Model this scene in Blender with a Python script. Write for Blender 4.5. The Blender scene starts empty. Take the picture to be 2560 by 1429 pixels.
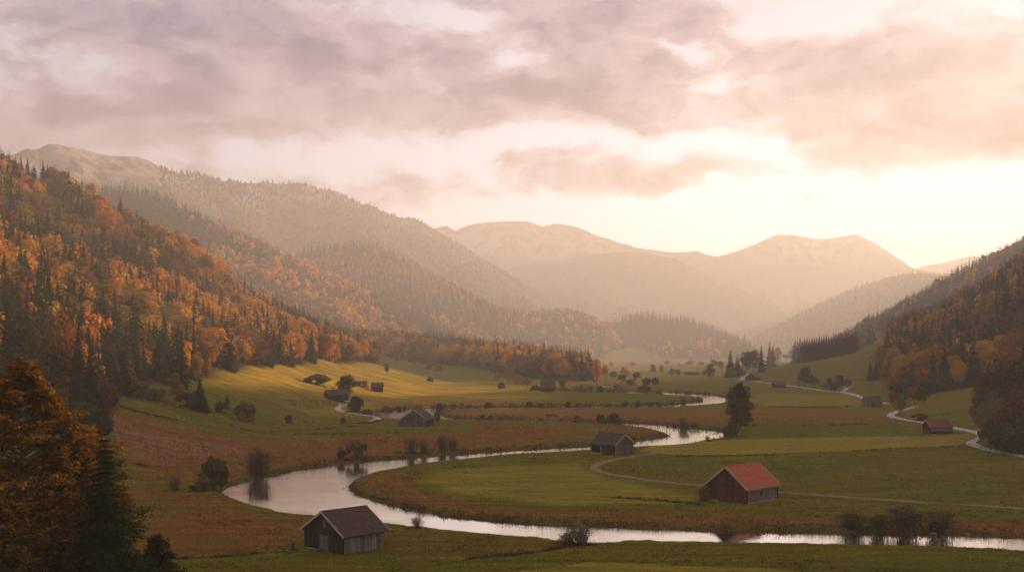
import bpy, math, random
import numpy as np
from mathutils import Vector

# ------------------------------------------------------------------ basics
S = bpy.context.scene
COL = S.collection
PI = math.pi
F, HX, HY, HC = 2844.0, 1280.0, 868.0, 26.0        # focal length in photo pixels, principal column, horizon row, eye height
random.seed(7)
RNG = np.random.default_rng(11)


def srgb(r, g, b):
    f = lambda c: (c / 255 / 12.92) if c / 255 <= 0.04045 else ((c / 255 + 0.055) / 1.055) ** 2.4
    return (f(r), f(g), f(b))


def hash2(ix, iy, seed):
    h = (ix.astype(np.int64) * 374761393 + iy.astype(np.int64) * 668265263 + seed * 974711) & 0x7fffffff
    h = ((h ^ (h >> 13)) * 1274126177) & 0x7fffffff
    return ((h ^ (h >> 16)) & 0xffff) / 65535.0


def vnoise(x, y, seed):
    ix, iy = np.floor(x), np.floor(y)
    fx, fy = x - ix, y - iy
    fx = fx * fx * fx * (fx * (fx * 6 - 15) + 10)
    fy = fy * fy * fy * (fy * (fy * 6 - 15) + 10)
    a, b = hash2(ix, iy, seed), hash2(ix + 1, iy, seed)
    c, d = hash2(ix, iy + 1, seed), hash2(ix + 1, iy + 1, seed)
    return (a + (b - a) * fx) * (1 - fy) + (c + (d - c) * fx) * fy


def fbm(x, y, scale, octv=4, seed=1):
    """value noise, about -1..1"""
    t, amp, fr, n = 0.0, 1.0, 1.0 / scale, 0.0
    for o in range(octv):
        t = t + amp * (vnoise(x * fr + 13.7 * o, y * fr - 7.1 * o, seed + o) * 2 - 1)
        n += amp
        amp *= 0.5
        fr *= 2.03
    return t / n * 1.4


def sstep(a, b, x):
    t = np.clip((x - a) / (b - a), 0, 1)
    return t * t * (3 - 2 * t)


def softpos(d, k):
    return np.where(d < -k, 0.0, np.where(d > k, d, (d + k) ** 2 / (4 * k)))


def smax(a, b, k):
    h = np.clip(k - np.abs(a - b), 0, None) / k
    return np.maximum(a, b) + h * h * k * 0.25


# ------------------------------------------------------------------ mesh helpers
def mesh_np(name, V, Fc, mats=(), parent=None, smooth=False, tint=None, midx=None, attrs=None):
    V = np.ascontiguousarray(V, dtype=np.float32)
    me = bpy.data.meshes.new(name)
    me.vertices.add(len(V))
    me.vertices.foreach_set('co', V.ravel())
    if isinstance(Fc, np.ndarray):
        k = Fc.shape[1]
        loops = Fc.ravel().astype(np.int32)
        starts = (np.arange(len(Fc)) * k).astype(np.int32)
    else:
        loops = np.array([i for f in Fc for i in f], dtype=np.int32)
        starts = np.cumsum([0] + [len(f) for f in Fc[:-1]]).astype(np.int32)
    me.loops.add(len(loops))
    me.loops.foreach_set('vertex_index', loops)
    me.polygons.add(len(starts))
    me.polygons.foreach_set('loop_start', starts)
    if midx is not None:
        me.polygons.foreach_set('material_index', np.asarray(midx, dtype=np.int32))
    me.polygons.foreach_set('use_smooth', np.full(len(starts), bool(smooth)))
    if tint is not None:
        a = me.attributes.new('tint', 'FLOAT_COLOR', 'POINT')
        t = np.ones((len(V), 4), dtype=np.float32)
        t[:, :3] = tint
        a.data.foreach_set('color', t.ravel())
    for an, av in (attrs or {}).items():
        a = me.attributes.new(an, 'FLOAT', 'POINT')
        a.data.foreach_set('value', np.ascontiguousarray(av, dtype=np.float32))
    me.update(calc_edges=True)
    for m in mats:
        me.materials.append(m)
    o = bpy.data.objects.new(name, me)
    COL.objects.link(o)
    if parent is not None:
        o.parent = parent
    return o


def tag(o, label=None, cat=None, group=None, kind=None):
    if label: o['label'] = label
    if cat: o['category'] = cat
    if group: o['group'] = group
    if kind: o['kind'] = kind
    return o


def thing(name, label, cat, loc=(0, 0, 0), rz=0.0, group=None):
    o = bpy.data.objects.new(name, None)
    COL.objects.link(o)
    o.empty_display_size = 0.3
    o.location = loc
    o.rotation_euler = (0, 0, rz)
    return tag(o, label, cat, group)


class MB:
    """collects boxes, prisms and tubes; build() links them as one mesh"""
    def __init__(s):
        s.v, s.f, s.t = [], [], []

    def add(s, vs, fs, tint=1.0):
        n = len(s.v)
        s.v += [tuple(p) for p in vs]
        s.t += [tint] * len(vs)
        s.f += [tuple(n + i for i in f) for f in fs]

    def box(s, x0, x1, y0, y1, z0, z1, tint=1.0):
        s.add([(x0, y0, z0), (x1, y0, z0), (x1, y1, z0), (x0, y1, z0), (x0, y0, z1), (x1, y0, z1), (x1, y1, z1), (x0, y1, z1)],
              [(0, 3, 2, 1), (4, 5, 6, 7), (0, 1, 5, 4), (1, 2, 6, 5), (2, 3, 7, 6), (3, 0, 4, 7)], tint)

    def hexa(s, p, tint=1.0):
        """eight corners: four of one end, four of the other"""
        s.add(p, [(3, 2, 1, 0), (4, 5, 6, 7), (0, 1, 5, 4), (1, 2, 6, 5), (2, 3, 7, 6), (3, 0, 4, 7)], tint)

    def tube(s, pts, rad, n=6, tint=1.0):
        pts = [Vector(p) for p in pts]
        base = len(s.v)
        vs, fs = [], []
        for i, p in enumerate(pts):
            d = (pts[min(i + 1, len(pts) - 1)] - pts[max(i - 1, 0)])
            d.normalize()
            a = d.cross(Vector((0, 0, 1)) if abs(d.z) < 0.9 else Vector((1, 0, 0)))
            a.normalize()
            b = d.cross(a)
            for k in range(n):
                t = 2 * PI * k / n
                vs.append(p + (a * math.cos(t) + b * math.sin(t)) * rad[i])
        for i in range(len(pts) - 1):
            for k in range(n):
                k2 = (k + 1) % n
                fs.append((i * n + k, i * n + k2, (i + 1) * n + k2, (i + 1) * n + k))
        s.add(vs, fs, tint)

    def build(s, name, mat, parent=None, smooth=False):
        return mesh_np(name, np.array(s.v), s.f, [mat], parent, smooth, tint=np.array(s.t)[:, None] * np.ones(3))


# ------------------------------------------------------------------ node helper
class NG:
    def __init__(s, tree):
        s.t = tree
        s.n, s.l = tree.nodes, tree.links

    def node(s, typ, ins=None, **props):
        n = s.n.new(typ)
        for k, v in props.items():
            setattr(n, k, v)
        for k, v in (ins or {}).items():
            s.put(n.inputs[k], v)
        return n

    def put(s, sock, v):
        if hasattr(v, 'is_output'):
            s.l.new(v, sock)
        elif isinstance(v, (tuple, list)) and len(v) == 3 and sock.type == 'RGBA':
            sock.default_value = (*v, 1)
        else:
            sock.default_value = v

    def m(s, op, a, b=None, c=None, clamp=False):
        n = s.n.new('ShaderNodeMath')
        n.operation = op
        n.use_clamp = clamp
        for i, v in enumerate((a, b, c)):
            if v is not None:
                s.put(n.inputs[i], v)
        return n.outputs[0]

    def mix(s, f, a, b, blend='MIX'):
        n = s.n.new('ShaderNodeMix')
        n.data_type = 'RGBA'
        n.blend_type = blend
        n.clamp_factor = True
        s.put(n.inputs[0], f)
        s.put(n.inputs[6], a)
        s.put(n.inputs[7], b)
        return n.outputs[2]

    def ramp(s, x, a, b, lo=0.0, hi=1.0, smooth=True):
        n = s.n.new('ShaderNodeMapRange')
        n.interpolation_type = 'SMOOTHSTEP' if smooth else 'LINEAR'
        s.put(n.inputs[0], x)
        for i, v in enumerate((a, b, lo, hi)):
            n.inputs[i + 1].default_value = v
        return n.outputs[0]

    def noise(s, vec, scale, detail=4, rough=0.55, dist=0.0):
        n = s.n.new('ShaderNodeTexNoise')
        s.put(n.inputs['Vector'], vec)
        n.inputs['Scale'].default_value = scale
        n.inputs['Detail'].default_value = detail
        n.inputs['Roughness'].default_value = rough
        n.inputs['Distortion'].default_value = dist
        return n.outputs[0]

    def xyz(s, x, y, z=0.0):
        n = s.n.new('ShaderNodeCombineXYZ')
        for i, v in enumerate((x, y, z)):
            s.put(n.inputs[i], v)
        return n.outputs[0]

    def sep(s, v):
        n = s.n.new('ShaderNodeSeparateXYZ')
        s.put(n.inputs[0], v)
        return n.outputs


def material(name):
    m = bpy.data.materials.new(name)
    m.use_nodes = True
    m.node_tree.nodes.clear()
    g = NG(m.node_tree)
    out = g.node('ShaderNodeOutputMaterial')
    return m, g, out


# ------------------------------------------------------------------ camera, sun, sky
cam_d = bpy.data.cameras.new('camera')
cam = bpy.data.objects.new('camera', cam_d)
COL.objects.link(cam)
cam_d.sensor_width = 36.0
cam_d.lens = F * 36.0 / 2560.0
cam_d.shift_y = (HY - 714.5) / 2560.0
cam.location = (0, 0, HC)
cam.rotation_euler = (PI / 2, 0, 0)
cam_d.clip_end = 60000
cam_d.clip_start = 0.5
S.camera = cam

SUN_AZ, SUN_EL = math.radians(57.0), math.radians(16.0)     # azimuth to the right of the view direction
sun_dir = Vector((math.sin(SUN_AZ) * math.cos(SUN_EL), math.cos(SUN_AZ) * math.cos(SUN_EL), math.sin(SUN_EL)))
sl = bpy.data.lights.new('sun', 'SUN')
sl.energy = 5.0
sl.angle = math.radians(0.5)
sl.color = (1.0, 0.70, 0.465)
so = bpy.data.objects.new('sun', sl)
COL.objects.link(so)
so.rotation_euler = sun_dir.to_track_quat('Z', 'Y').to_euler()
so.location = (0, 0, 60)

W = bpy.data.worlds.new('World')
S.world = W
W.use_nodes = True
W.node_tree.nodes.clear()
g = NG(W.node_tree)
sky = g.node('ShaderNodeTexSky', sky_type='NISHITA', sun_disc=False, sun_elevation=SUN_EL, sun_rotation=SUN_AZ,
             air_density=1.0, dust_density=2.0, ozone_density=1.0)
d = g.sep(g.node('ShaderNodeTexCoord').outputs['Generated'])
az = g.m('ARCTAN2', d[0], d[1])
el = g.m('ARCSINE', g.m('MULTIPLY', d[2], 0.9999))


def px2ae(px, py):
    a = math.atan((px - HX) / F)
    return a, math.atan((HY - py) / F * math.cos(a))


# clouds: layered noise in azimuth and elevation, denser where the real banks of cloud stand
u0 = g.xyz(az, g.m('MULTIPLY', el, 1.9), 0.0)
wn = g.node('ShaderNodeTexNoise', {'Vector': u0, 'Scale': 11.0, 'Detail': 5.0, 'Roughness': 0.55})
wv = g.node('ShaderNodeVectorMath', {0: wn.outputs['Color'], 1: (0.5, 0.5, 0.5)}, operation='SUBTRACT')
ws = g.sep(wv.outputs[0])
azw = g.m('MULTIPLY_ADD', ws[0], 0.10, az)
elw = g.m('MULTIPLY_ADD', ws[1], 0.055, el)
u1 = g.xyz(azw, g.m('MULTIPLY', elw, 2.0), 1.7)
f1 = g.noise(u1, 8.0, 10, 0.60)
f2 = g.noise(g.xyz(azw, g.m('MULTIPLY', elw, 2.0), 4.2), 19.0, 8, 0.55)
dens = g.m('ADD', g.m('MULTIPLY', g.m('SUBTRACT', f1, 0.5), 1.5), g.m('MULTIPLY', g.m('SUBTRACT', f2, 0.5), 0.55))
BLOBS = [(330, 90, 760, 170, .50), (200, 300, 300, 80, .30), (560, 320, 230, 70, .34), (1120, 240, 430, 100, .50), (1430, 60, 380, 120, .45),
         (2270, 220, 430, 150, .62), (2420, 340, 330, 62, .50), (1640, 437, 300, 34, .52), (2030, 497, 100, 36, .55),
         (1060, 480, 420, 50, .24), (1500, 245, 260, 60, .30), (1300, 395, 90, 22, .25),
         (1560, 350, 480, 22, -.32), (900, 385, 260, 30, -.35), (1990, 45, 120, 40, -.60), (1720, 120, 100, 26, -.48), (1290, 155, 90, 40, -.45),
         (2330, 480, 430, 46, -.55), (720, 285, 90, 35, -.28), (1780, 215, 110, 30, -.35), (1900, 560, 900, 60, -.25), (1150, 45, 120, 40, -.30)]
for bx, by, sx, sy, amp in BLOBS:
    a0, e0 = px2ae(bx, by)
    qx = g.m('DIVIDE', g.m('SUBTRACT', azw, a0), sx / F)
    qy = g.m('DIVIDE', g.m('SUBTRACT', elw, e0), sy / F)
    r2 = g.m('ADD', g.m('MULTIPLY', qx, qx), g.m('MULTIPLY', qy, qy))
    dens = g.m('ADD', dens, g.m('MULTIPLY', g.m('EXPONENT', g.m('MULTIPLY', r2, -0.9)), amp))
dens = g.m('ADD', dens, g.ramp(el, 0.30, 0.6, 0.0, 0.35))
f3 = g.noise(g.xyz(azw, g.m('MULTIPLY', elw, 1.7), 8.8), 46.0, 8, 0.6)
dens = g.m('ADD', dens, g.m('MULTIPLY', g.m('SUBTRACT', f3, 0.5), 0.40))
cover = g.ramp(dens, 0.02, 0.40)
thick = g.ramp(g.m('ADD', dens, g.m('MULTIPLY', g.m('SUBTRACT', f2, 0.5), 0.9)), 0.18, 0.95)
# sunlit glow round the sun's azimuth
ga = g.m('SUBTRACT', az, 0.25)
ge = g.m('SUBTRACT', el, 0.11)
glow = g.m('EXPONENT', g.m('MULTIPLY', g.m('ADD', g.m('MULTIPLY', g.m('MULTIPLY', ga, ga), 5.0), g.m('MULTIPLY', g.m('MULTIPLY', ge, ge), 9.0)), -1.0))
EL_HI = g.ramp(el, 0.10, 0.30)
clear = g.mix(glow, (5.0, 4.5, 4.9), (8.8, 8.8, 10.2))
clear = g.mix(EL_HI, clear, (6.2, 5.8, 6.6))
clear = g.mix(0.07, clear, sky.outputs[0])
thin_c = g.mix(glow, (4.0, 3.1, 3.2), (4.6, 4.0, 4.4))
thin_c = g.mix(EL_HI, thin_c, (4.0, 3.2, 3.8))
thick_c = g.mix(glow, (2.6, 1.8, 1.9), (0.8, 0.55, 0.75))
thick_c = g.mix(EL_HI, thick_c, (1.0, 0.95, 2.0))
cloud = g.mix(thick, thin_c, thick_c)
skyc = g.mix(cover, clear, cloud)
bg = g.node('ShaderNodeBackground', {'Color': skyc, 'Strength': 0.06})
wo = g.node('ShaderNodeOutputWorld', {'Surface': bg.outputs[0]})
W.cycles.sampling_method = 'MANUAL'
W.cycles.sample_map_resolution = 1024

# ------------------------------------------------------------------ render settings
S.render.engine = 'CYCLES'
S.view_settings.view_transform = 'Standard'
S.view_settings.look = 'None'
S.view_settings.exposure = 0.98
S.view_settings.gamma = 1.0
S.cycles.max_bounces = 6
S.cycles.diffuse_bounces = 3
S.cycles.glossy_bounces = 3
S.cycles.transmission_bounces = 4
S.cycles.transparent_max_bounces = 8
S.cycles.volume_bounces = 2
S.cycles.use_denoising = True
S.cycles.denoiser = 'OPENIMAGEDENOISE'
S.cycles.caustics_reflective = False
S.cycles.caustics_refractive = False
S.cycles.sample_clamp_indirect = 6.0

# ------------------------------------------------------------------ terrain
def P3(px, py, dist):
    return ((px - HX) / F * dist, dist, HC + (HY - py) / F * dist)


def on_plane(px, py, z=0.0):
    dist = (HC - z) * F / (py - HY)
    return ((px - HX) / F * dist, dist)


def ridge(x, y, pts, slope, rnd=12.0):
    """height of a ridge whose crest follows pts, falling off at slope on both sides"""
    best = np.full(np.shape(x), -1e4)
    for (x0, y0, z0), (x1, y1, z1) in zip(pts[:-1], pts[1:]):
        dx, dy = x1 - x0, y1 - y0
        L2 = dx * dx + dy * dy
        t = np.clip(((x - x0) * dx + (y - y0) * dy) / L2, 0, 1)
        dd = np.hypot(x - x0 - t * dx, y - y0 - t * dy)
        best = np.maximum(best, z0 + t * (z1 - z0) - slope * (np.sqrt(dd * dd + rnd * rnd) - rnd))
    return best


def crest(lst, drop):
    return [(P3(a, b, c)[0], c, P3(a, b, c)[2] - drop) for a, b, c in lst]


LOW_L = ([-100, 150, 190, 250, 330, 450, 600, 800, 880, 950, 1100, 1300, 2000], [-95, -95, -82, -75, -74, -66, -56, -42, -52, -90, -250, -480, -900])
FOOT_L = ([-100, 250, 330, 640, 800, 870, 950, 1100, 1300, 2000], [-112, -118, -120, -117, -97, -107, -165, -340, -580, -1000])
FOOT_R = ([-100, 150, 250, 306, 400, 470, 560, 664, 870, 1000, 1200, 1500, 1900, 2600], [160, 140, 128, 126, 148, 160, 176, 190, 186, 192, 250, 340, 520, 900])
HILL2 = crest([(-300, 520, 1700), (-100, 500, 1700), (180, 472, 1740), (240, 452, 1750), (330, 457, 1780), (470, 522, 1800), (560, 568, 1820), (700, 627, 1850), (850, 692, 1900),
               (1000, 747, 2000), (1160, 792, 2150), (1200, 774, 2300), (1300, 767, 2400), (1420, 767, 2400), (1520, 799, 2420), (1600, 777, 2450), (1700, 782, 2450),
               (1800, 817, 2500), (1880, 852, 2550), (1940, 884, 2600)], 21)
SPUR = [(-420, 1420, 66), (-190, 1240, 30), (-60, 1075, 17), (10, 930, 10), (42, 850, 3)]
RIDGE_R = crest([(2130, 855, 1500), (2200, 808, 1480), (2290, 748, 1450), (2380, 698, 1450), (2450, 648, 1450), (2560, 598, 1480), (2750, 480, 1600), (3100, 330, 1900), (3600, 200, 2300)], 20)
SHADE_R = [(300, -260, 150), (340, 0, 150), (420, 250, 150), (560, 600, 235), (760, 900, 320), (1100, 1250, 420), (1500, 1700, 470)]      # unseen ridge east of the frame, added and shaped to shade the foreground


def H0(x, y):
    x, y = np.asarray(x, float), np.asarray(y, float)
    n1 = fbm(x, y, 70, 3, 3)
    n2 = fbm(x, y, 14, 3, 5)
    z = 0.22 * n1 + 0.07 * n2
    z = z + 20.0 * (1 - sstep(-25, 80, y)) * sstep(-400, -100, -np.abs(x))
    # grassy rise in the near meadow
    z = z + 1.5 * np.exp(-(((x - 36) / 42) ** 2 + ((y - 120) / 13) ** 2)) + 0.8 * np.exp(-(((x + 30) / 12) ** 2 + ((y - 128) / 9) ** 2))
    # hay meadow climbing to the left wood, and the wooded slope above it
    far = 1 - sstep(1500, 1900, y)
    wob = fbm(x * 0.15, y, 120, 3, 21) * 7
    dl = np.interp(y, *LOW_L) - x + wob * 0.6
    df = np.interp(y, *FOOT_L) - x + wob
    roll = fbm(x, y, 38, 3, 31)
    left = 0.235 * softpos(dl, 9) * (1 + 0.14 * roll) + 0.225 * softpos(df, 26) + 0.15 * softpos(df - 150, 50)
    left = left + sstep(20, 160, df) * (fbm(x, y, 130, 4, 41) * 14 + fbm(x, y, 45, 3, 44) * 5)
    left = 250 - softpos(250 - left, 60)
    z = z + np.maximum(left, 0) * far * sstep(60, 140, y)
    # right side: meadow hill and wood
    dr = x - np.interp(y, *FOOT_R) + fbm(x, y * 0.4, 90, 3, 51) * 6
    right = 0.19 * softpos(dr, 12) * (1 + 0.10 * roll) + 0.13 * softpos(dr - 110, 30) + sstep(60, 200, dr) * fbm(x, y, 110, 4, 57) * 8
    right = 170 - softpos(170 - right, 40)
    z = z + np.maximum(right, 0) * (1 - sstep(1300, 2100, y)) * sstep(40, 200, y)
    nr = fbm(x, y, 260, 5, 61)
    nh = fbm(x, y, 90, 4, 66)
    z = smax(z, ridge(x, y, SPUR, 0.20, 20) + 2 * nh, 5)
    h2 = ridge(x, y, HILL2, 0.50, 25)
    z = smax(z, h2 + sstep(0, 60, h2) * (0.14 * h2 * nr * sstep(0, 400, np.abs(y - 1900) + 0 * x) + 7 * nh * 0.7), 10)
    hr = ridge(x, y, RIDGE_R, 0.62, 20)
    z = smax(z, hr + sstep(0, 60, hr) * 8 * nh, 10)
    hs = ridge(x, y, SHADE_R, 0.75, 20)
    z = smax(z, hs + sstep(0, 60, hs) * 9 * nh, 10)
    return z


def seg_axis(first):
    return np.array(first)


_pos = list(np.arange(0, 160.01, 0.8))
st = 0.8
while _pos[-1] < 9500:
    st *= 1.03
    _pos.append(_pos[-1] + st)
XS = np.array([-p for p in _pos[:0:-1]] + _pos)
_ys = list(np.arange(-80, 60, 7.0)) + list(np.arange(60, 112, 1.2))
while _ys[-1] < 13000:
    _ys.append(_ys[-1] + max(0.55, 0.0046 * _ys[-1]))
YS = np.array(_ys)
GX, GY = np.meshgrid(XS, YS)
near_rows = int(np.searchsorted(YS, 3600))
GZ = np.zeros_like(GX)
GZ[:near_rows] = H0(GX[:near_rows], GY[:near_rows])
GZ[near_rows:] = -2.0
GZ[:near_rows] = np.where(GY[:near_rows] > 3000, GZ[:near_rows] * (1 - sstep(3000, 3550, GY[:near_rows])) - 2 * sstep(3000, 3550, GY[:near_rows]), GZ[:near_rows])

# river banks: outer chain of points, then the inner chain back, traced where the water meets the grass
ZW = -0.5
B_OUT = [(2900, 1405), (2560, 1381), (2380, 1371), (2117, 1365), (1900, 1361), (1660, 1357), (1560, 1358), (1451, 1361), (1383, 1352), (1315, 1345), (1207, 1336), (1089, 1325),
         (971, 1314), (880, 1303), (781, 1292), (704, 1284), (640, 1268), (598, 1252), (565, 1240), (553, 1231), (577, 1214), (618, 1203), (680, 1188), (763, 1171), (844, 1160), (928, 1152), (1012, 1146),
         (1124, 1136), (1236, 1128), (1348, 1121), (1406, 1119), (1481, 1115), (1540, 1109), (1590, 1103), (1632, 1098), (1664, 1093), (1675, 1090), (1668, 1085), (1654, 1079), (1619, 1070), (1579, 1065),
         (1547, 1061.5), (1486, 1058.5), (1406, 1056), (1340, 1054), (1202, 1051.5), (1102, 1049), (1010, 1046.5), (973, 1045), (934, 1039.5), (915, 1036), (940, 1031.5), (973, 1027), (1029, 1023),
         (1087, 1020), (1160, 1018), (1300, 1016.5), (1500, 1015.2), (1656, 1014), (1725, 1008.5), (1752, 1003), (1757, 1000), (1749, 993.5), (1715, 988.5), (1656, 985.5), (1630, 983.5), (1550, 982),
         (1500, 980.5), (1400, 977)]
B_IN = [(2900, 1358), (2560, 1343), (2400, 1337), (2117, 1332), (1900, 1327), (1660, 1321), (1497, 1315), (1361, 1310), (1270, 1302), (1134, 1291), (1021, 1273), (948, 1255), (892, 1238), (876, 1226),
        (877, 1208), (892, 1197), (928, 1184), (998, 1171), (1040, 1163), (1152, 1150), (1264, 1138), (1376, 1132), (1460, 1127), (1587, 1118), (1646, 1115), (1699, 1112), (1752, 1103), (1800, 1095),
        (1813, 1089), (1805, 1081.5), (1765, 1075), (1712, 1070), (1646, 1062.5), (1566, 1058), (1486, 1054.5), (1406, 1052.5), (1340, 1051), (1202, 1048), (1125, 1044), (1092, 1036), (1095, 1029), (1120, 1024),
        (1160, 1021.5), (1300, 1019.5), (1500, 1018.2), (1656, 1017), (1752, 1011.5), (1800, 1007), (1824, 1000), (1810, 992.5), (1752, 986), (1699, 982.8), (1630, 980), (1550, 979), (1500, 977.5), (1400, 975)]


def catmull(P, n=4):
    P = np.array(P, float)
    Q = np.vstack([2 * P[0] - P[1], P, 2 * P[-1] - P[-2]])
    out = []
    for i in range(1, len(Q) - 2):
        for k in range(n):
            t = k / n
            a, b, c, e = Q[i - 1], Q[i], Q[i + 1], Q[i + 2]
            out.append(0.5 * (2 * b + (c - a) * t + (2 * a - 5 * b + 4 * c - e) * t * t + (3 * b - 3 * c + e - a) * t ** 3))
    out.append(P[-1])
    return np.array(out)


bo = catmull([on_plane(a, b, ZW) for a, b in B_OUT])
bi = catmull([on_plane(a, b, ZW) for a, b in B_IN])
RIVER = [np.vstack([bo, bi[::-1]])]
for pond in ([(1440, 968.5), (1470, 966.5), (1500, 965), (1541, 964.6), (1560, 966.5), (1520, 968), (1490, 970), (1455, 971)],
             [(1384, 974.5), (1388, 971.5), (1412, 971.3), (1406, 973.8)], [(1580, 957.5), (1600, 958.5), (1604, 961), (1585, 960)]):
    RIVER.append(catmull([on_plane(a, b, ZW) for a, b in pond] + [on_plane(*pond[0], ZW)]))
# small wobble of the banks
RIVER = [r + np.stack([fbm(r[:, 0], r[:, 1], 9, 3, 71), fbm(r[:, 0], r[:, 1], 9, 3, 75)], 1) * np.clip(r[:, 1:] * 0.0016, 0.15, 0.8) for r in RIVER]

cx0, cx1 = np.searchsorted(XS, [-175, 330])
cy0, cy1 = np.searchsorted(YS, [118, 860])
SX, SY = GX[cy0:cy1, cx0:cx1], GY[cy0:cy1, cx0:cx1]
sd = np.full(SX.shape, 30.0)
inside = np.zeros(SX.shape, bool)
lx, ly = XS[cx0:cx1], YS[cy0:cy1]
for poly in RIVER:
    A, B = poly, np.roll(poly, -1, axis=0)
    for (ax, ay), (bx, by) in zip(A, B):
        i0, i1 = np.searchsorted(lx, [min(ax, bx) - 30, max(ax, bx) + 30])
        j0, j1 = np.searchsorted(ly, [min(ay, by) - 30, max(ay, by) + 30])
        if i1 > i0 and j1 > j0:
            dx, dy = bx - ax, by - ay
            px_, py_ = SX[j0:j1, i0:i1], SY[j0:j1, i0:i1]
            t = np.clip(((px_ - ax) * dx + (py_ - ay) * dy) / max(dx * dx + dy * dy, 1e-9), 0, 1)
            sd[j0:j1, i0:i1] = np.minimum(sd[j0:j1, i0:i1], np.hypot(px_ - ax - t * dx, py_ - ay - t * dy))
        if ay != by:
            ja, jb = np.searchsorted(ly, [min(ay, by), max(ay, by)])
            if jb > ja:
                yy = ly[ja:jb]
                xc = ax + (yy - ay) / (by - ay) * (bx - ax)
                inside[ja:jb] ^= (lx[None, :] < xc[:, None])
SD = np.where(inside, -sd, sd)                      # metres to the water's edge, negative in the water
GSD = np.full(GX.shape, 30.0)
GSD[cy0:cy1, cx0:cx1] = SD
bank_w = np.clip(GY * 0.004, 0.5, 2.2)
bed = ZW - np.clip(-GSD * 0.6, 0, 1.4)
lift = sstep(0, 1, np.clip(GSD / (bank_w * 2.2), 0, 1))
rough_bank = np.exp(-(np.clip(GSD, 0, 30) / 3.5) ** 2) * fbm(GX, GY, 2.6, 3, 88) * 0.30
bank_h = np.interp(GY, [250, 420, 700], [1.6, 0.22, 0.12])
GZ = np.where((GSD > 0) & (GSD < 29), np.minimum(GZ, ZW + bank_h + np.clip(GSD - 2, 0, 30) * np.interp(GY, [250, 420], [0.2, 0.035])), GZ)
GZ = np.where(GSD < 0, bed, np.where(GSD < 29, ZW + (GZ - ZW) * np.maximum(lift, 0.0) + rough_bank * sstep(0, 0.6, GSD), GZ))
GZ = np.where((GSD > 0) & (GSD < 29), np.maximum(GZ, ZW + np.clip(GSD * 0.35, 0, np.interp(GY, [250, 420], [0.6, 0.15]))), GZ)


def bil(G, x, y):
    x, y = np.asarray(x, float), np.asarray(y, float)
    i = np.clip(np.searchsorted(XS, x) - 1, 0, len(XS) - 2)
    j = np.clip(np.searchsorted(YS, y) - 1, 0, len(YS) - 2)
    tx = (x - XS[i]) / (XS[i + 1] - XS[i])
    ty = (y - YS[j]) / (YS[j + 1] - YS[j])
    return (G[j, i] * (1 - tx) + G[j, i + 1] * tx) * (1 - ty) + (G[j + 1, i] * (1 - tx) + G[j + 1, i + 1] * tx) * ty


def gz(x, y):
    return bil(GZ, x, y)


_YR = np.concatenate([np.arange(70, 400, 0.25), np.arange(400, 1200, 0.6), np.arange(1200, 3400, 2.0)])


def at(px, py):
    """the point of the terrain seen at a pixel of the photograph (used to lay the place out)"""
    X = (px - HX) / F * _YR
    Zr = HC + (HY - py) / F * _YR
    hit = np.nonzero(gz(X, _YR) >= Zr)[0]
    k = hit[0] if len(hit) else len(_YR) - 1
    return float(X[k]), float(_YR[k]), float(gz(X[k], _YR[k]))


# meadow colours: patches of different grass, plus sunlight painted into the yellow ones
def poly_mask(pts, soft, nz=6.0, z=0.0, seed=5):
    P = np.array([on_plane(a, b, z) for a, b in pts])
    x0, y0 = P.min(0) - 40
    x1, y1 = P.max(0) + 40
    i0, i1 = np.searchsorted(XS, [x0, x1])
    j0, j1 = np.searchsorted(YS, [y0, y1])
    X, Y = GX[j0:j1, i0:i1], GY[j0:j1, i0:i1]
    k = np.clip(Y / 250, 0.5, 3)
    X = X + fbm(X, Y, 30, 4, seed) * nz * k
    Y = Y + fbm(X, Y, 30, 4, seed + 9) * nz * k
    ins = np.zeros(X.shape, bool)
    dist = np.full(X.shape, 1e6)
    for (ax, ay), (bx, by) in zip(P, np.roll(P, -1, axis=0)):
        dx, dy = bx - ax, by - ay
        t = np.clip(((X - ax) * dx + (Y - ay) * dy) / max(dx * dx + dy * dy, 1e-9), 0, 1)
        dist = np.minimum(dist, np.hypot(X - ax - t * dx, Y - ay - t * dy))
        if ay != by:
            c = ((ay > Y) != (by > Y)) & (X < (bx - ax) * (Y - ay) / (by - ay) + ax)
            ins ^= c
    s = np.where(ins, dist, -dist)
    M = np.zeros(GX.shape)
    M[j0:j1, i0:i1] = sstep(-soft, soft, s / k)
    return M


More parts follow.
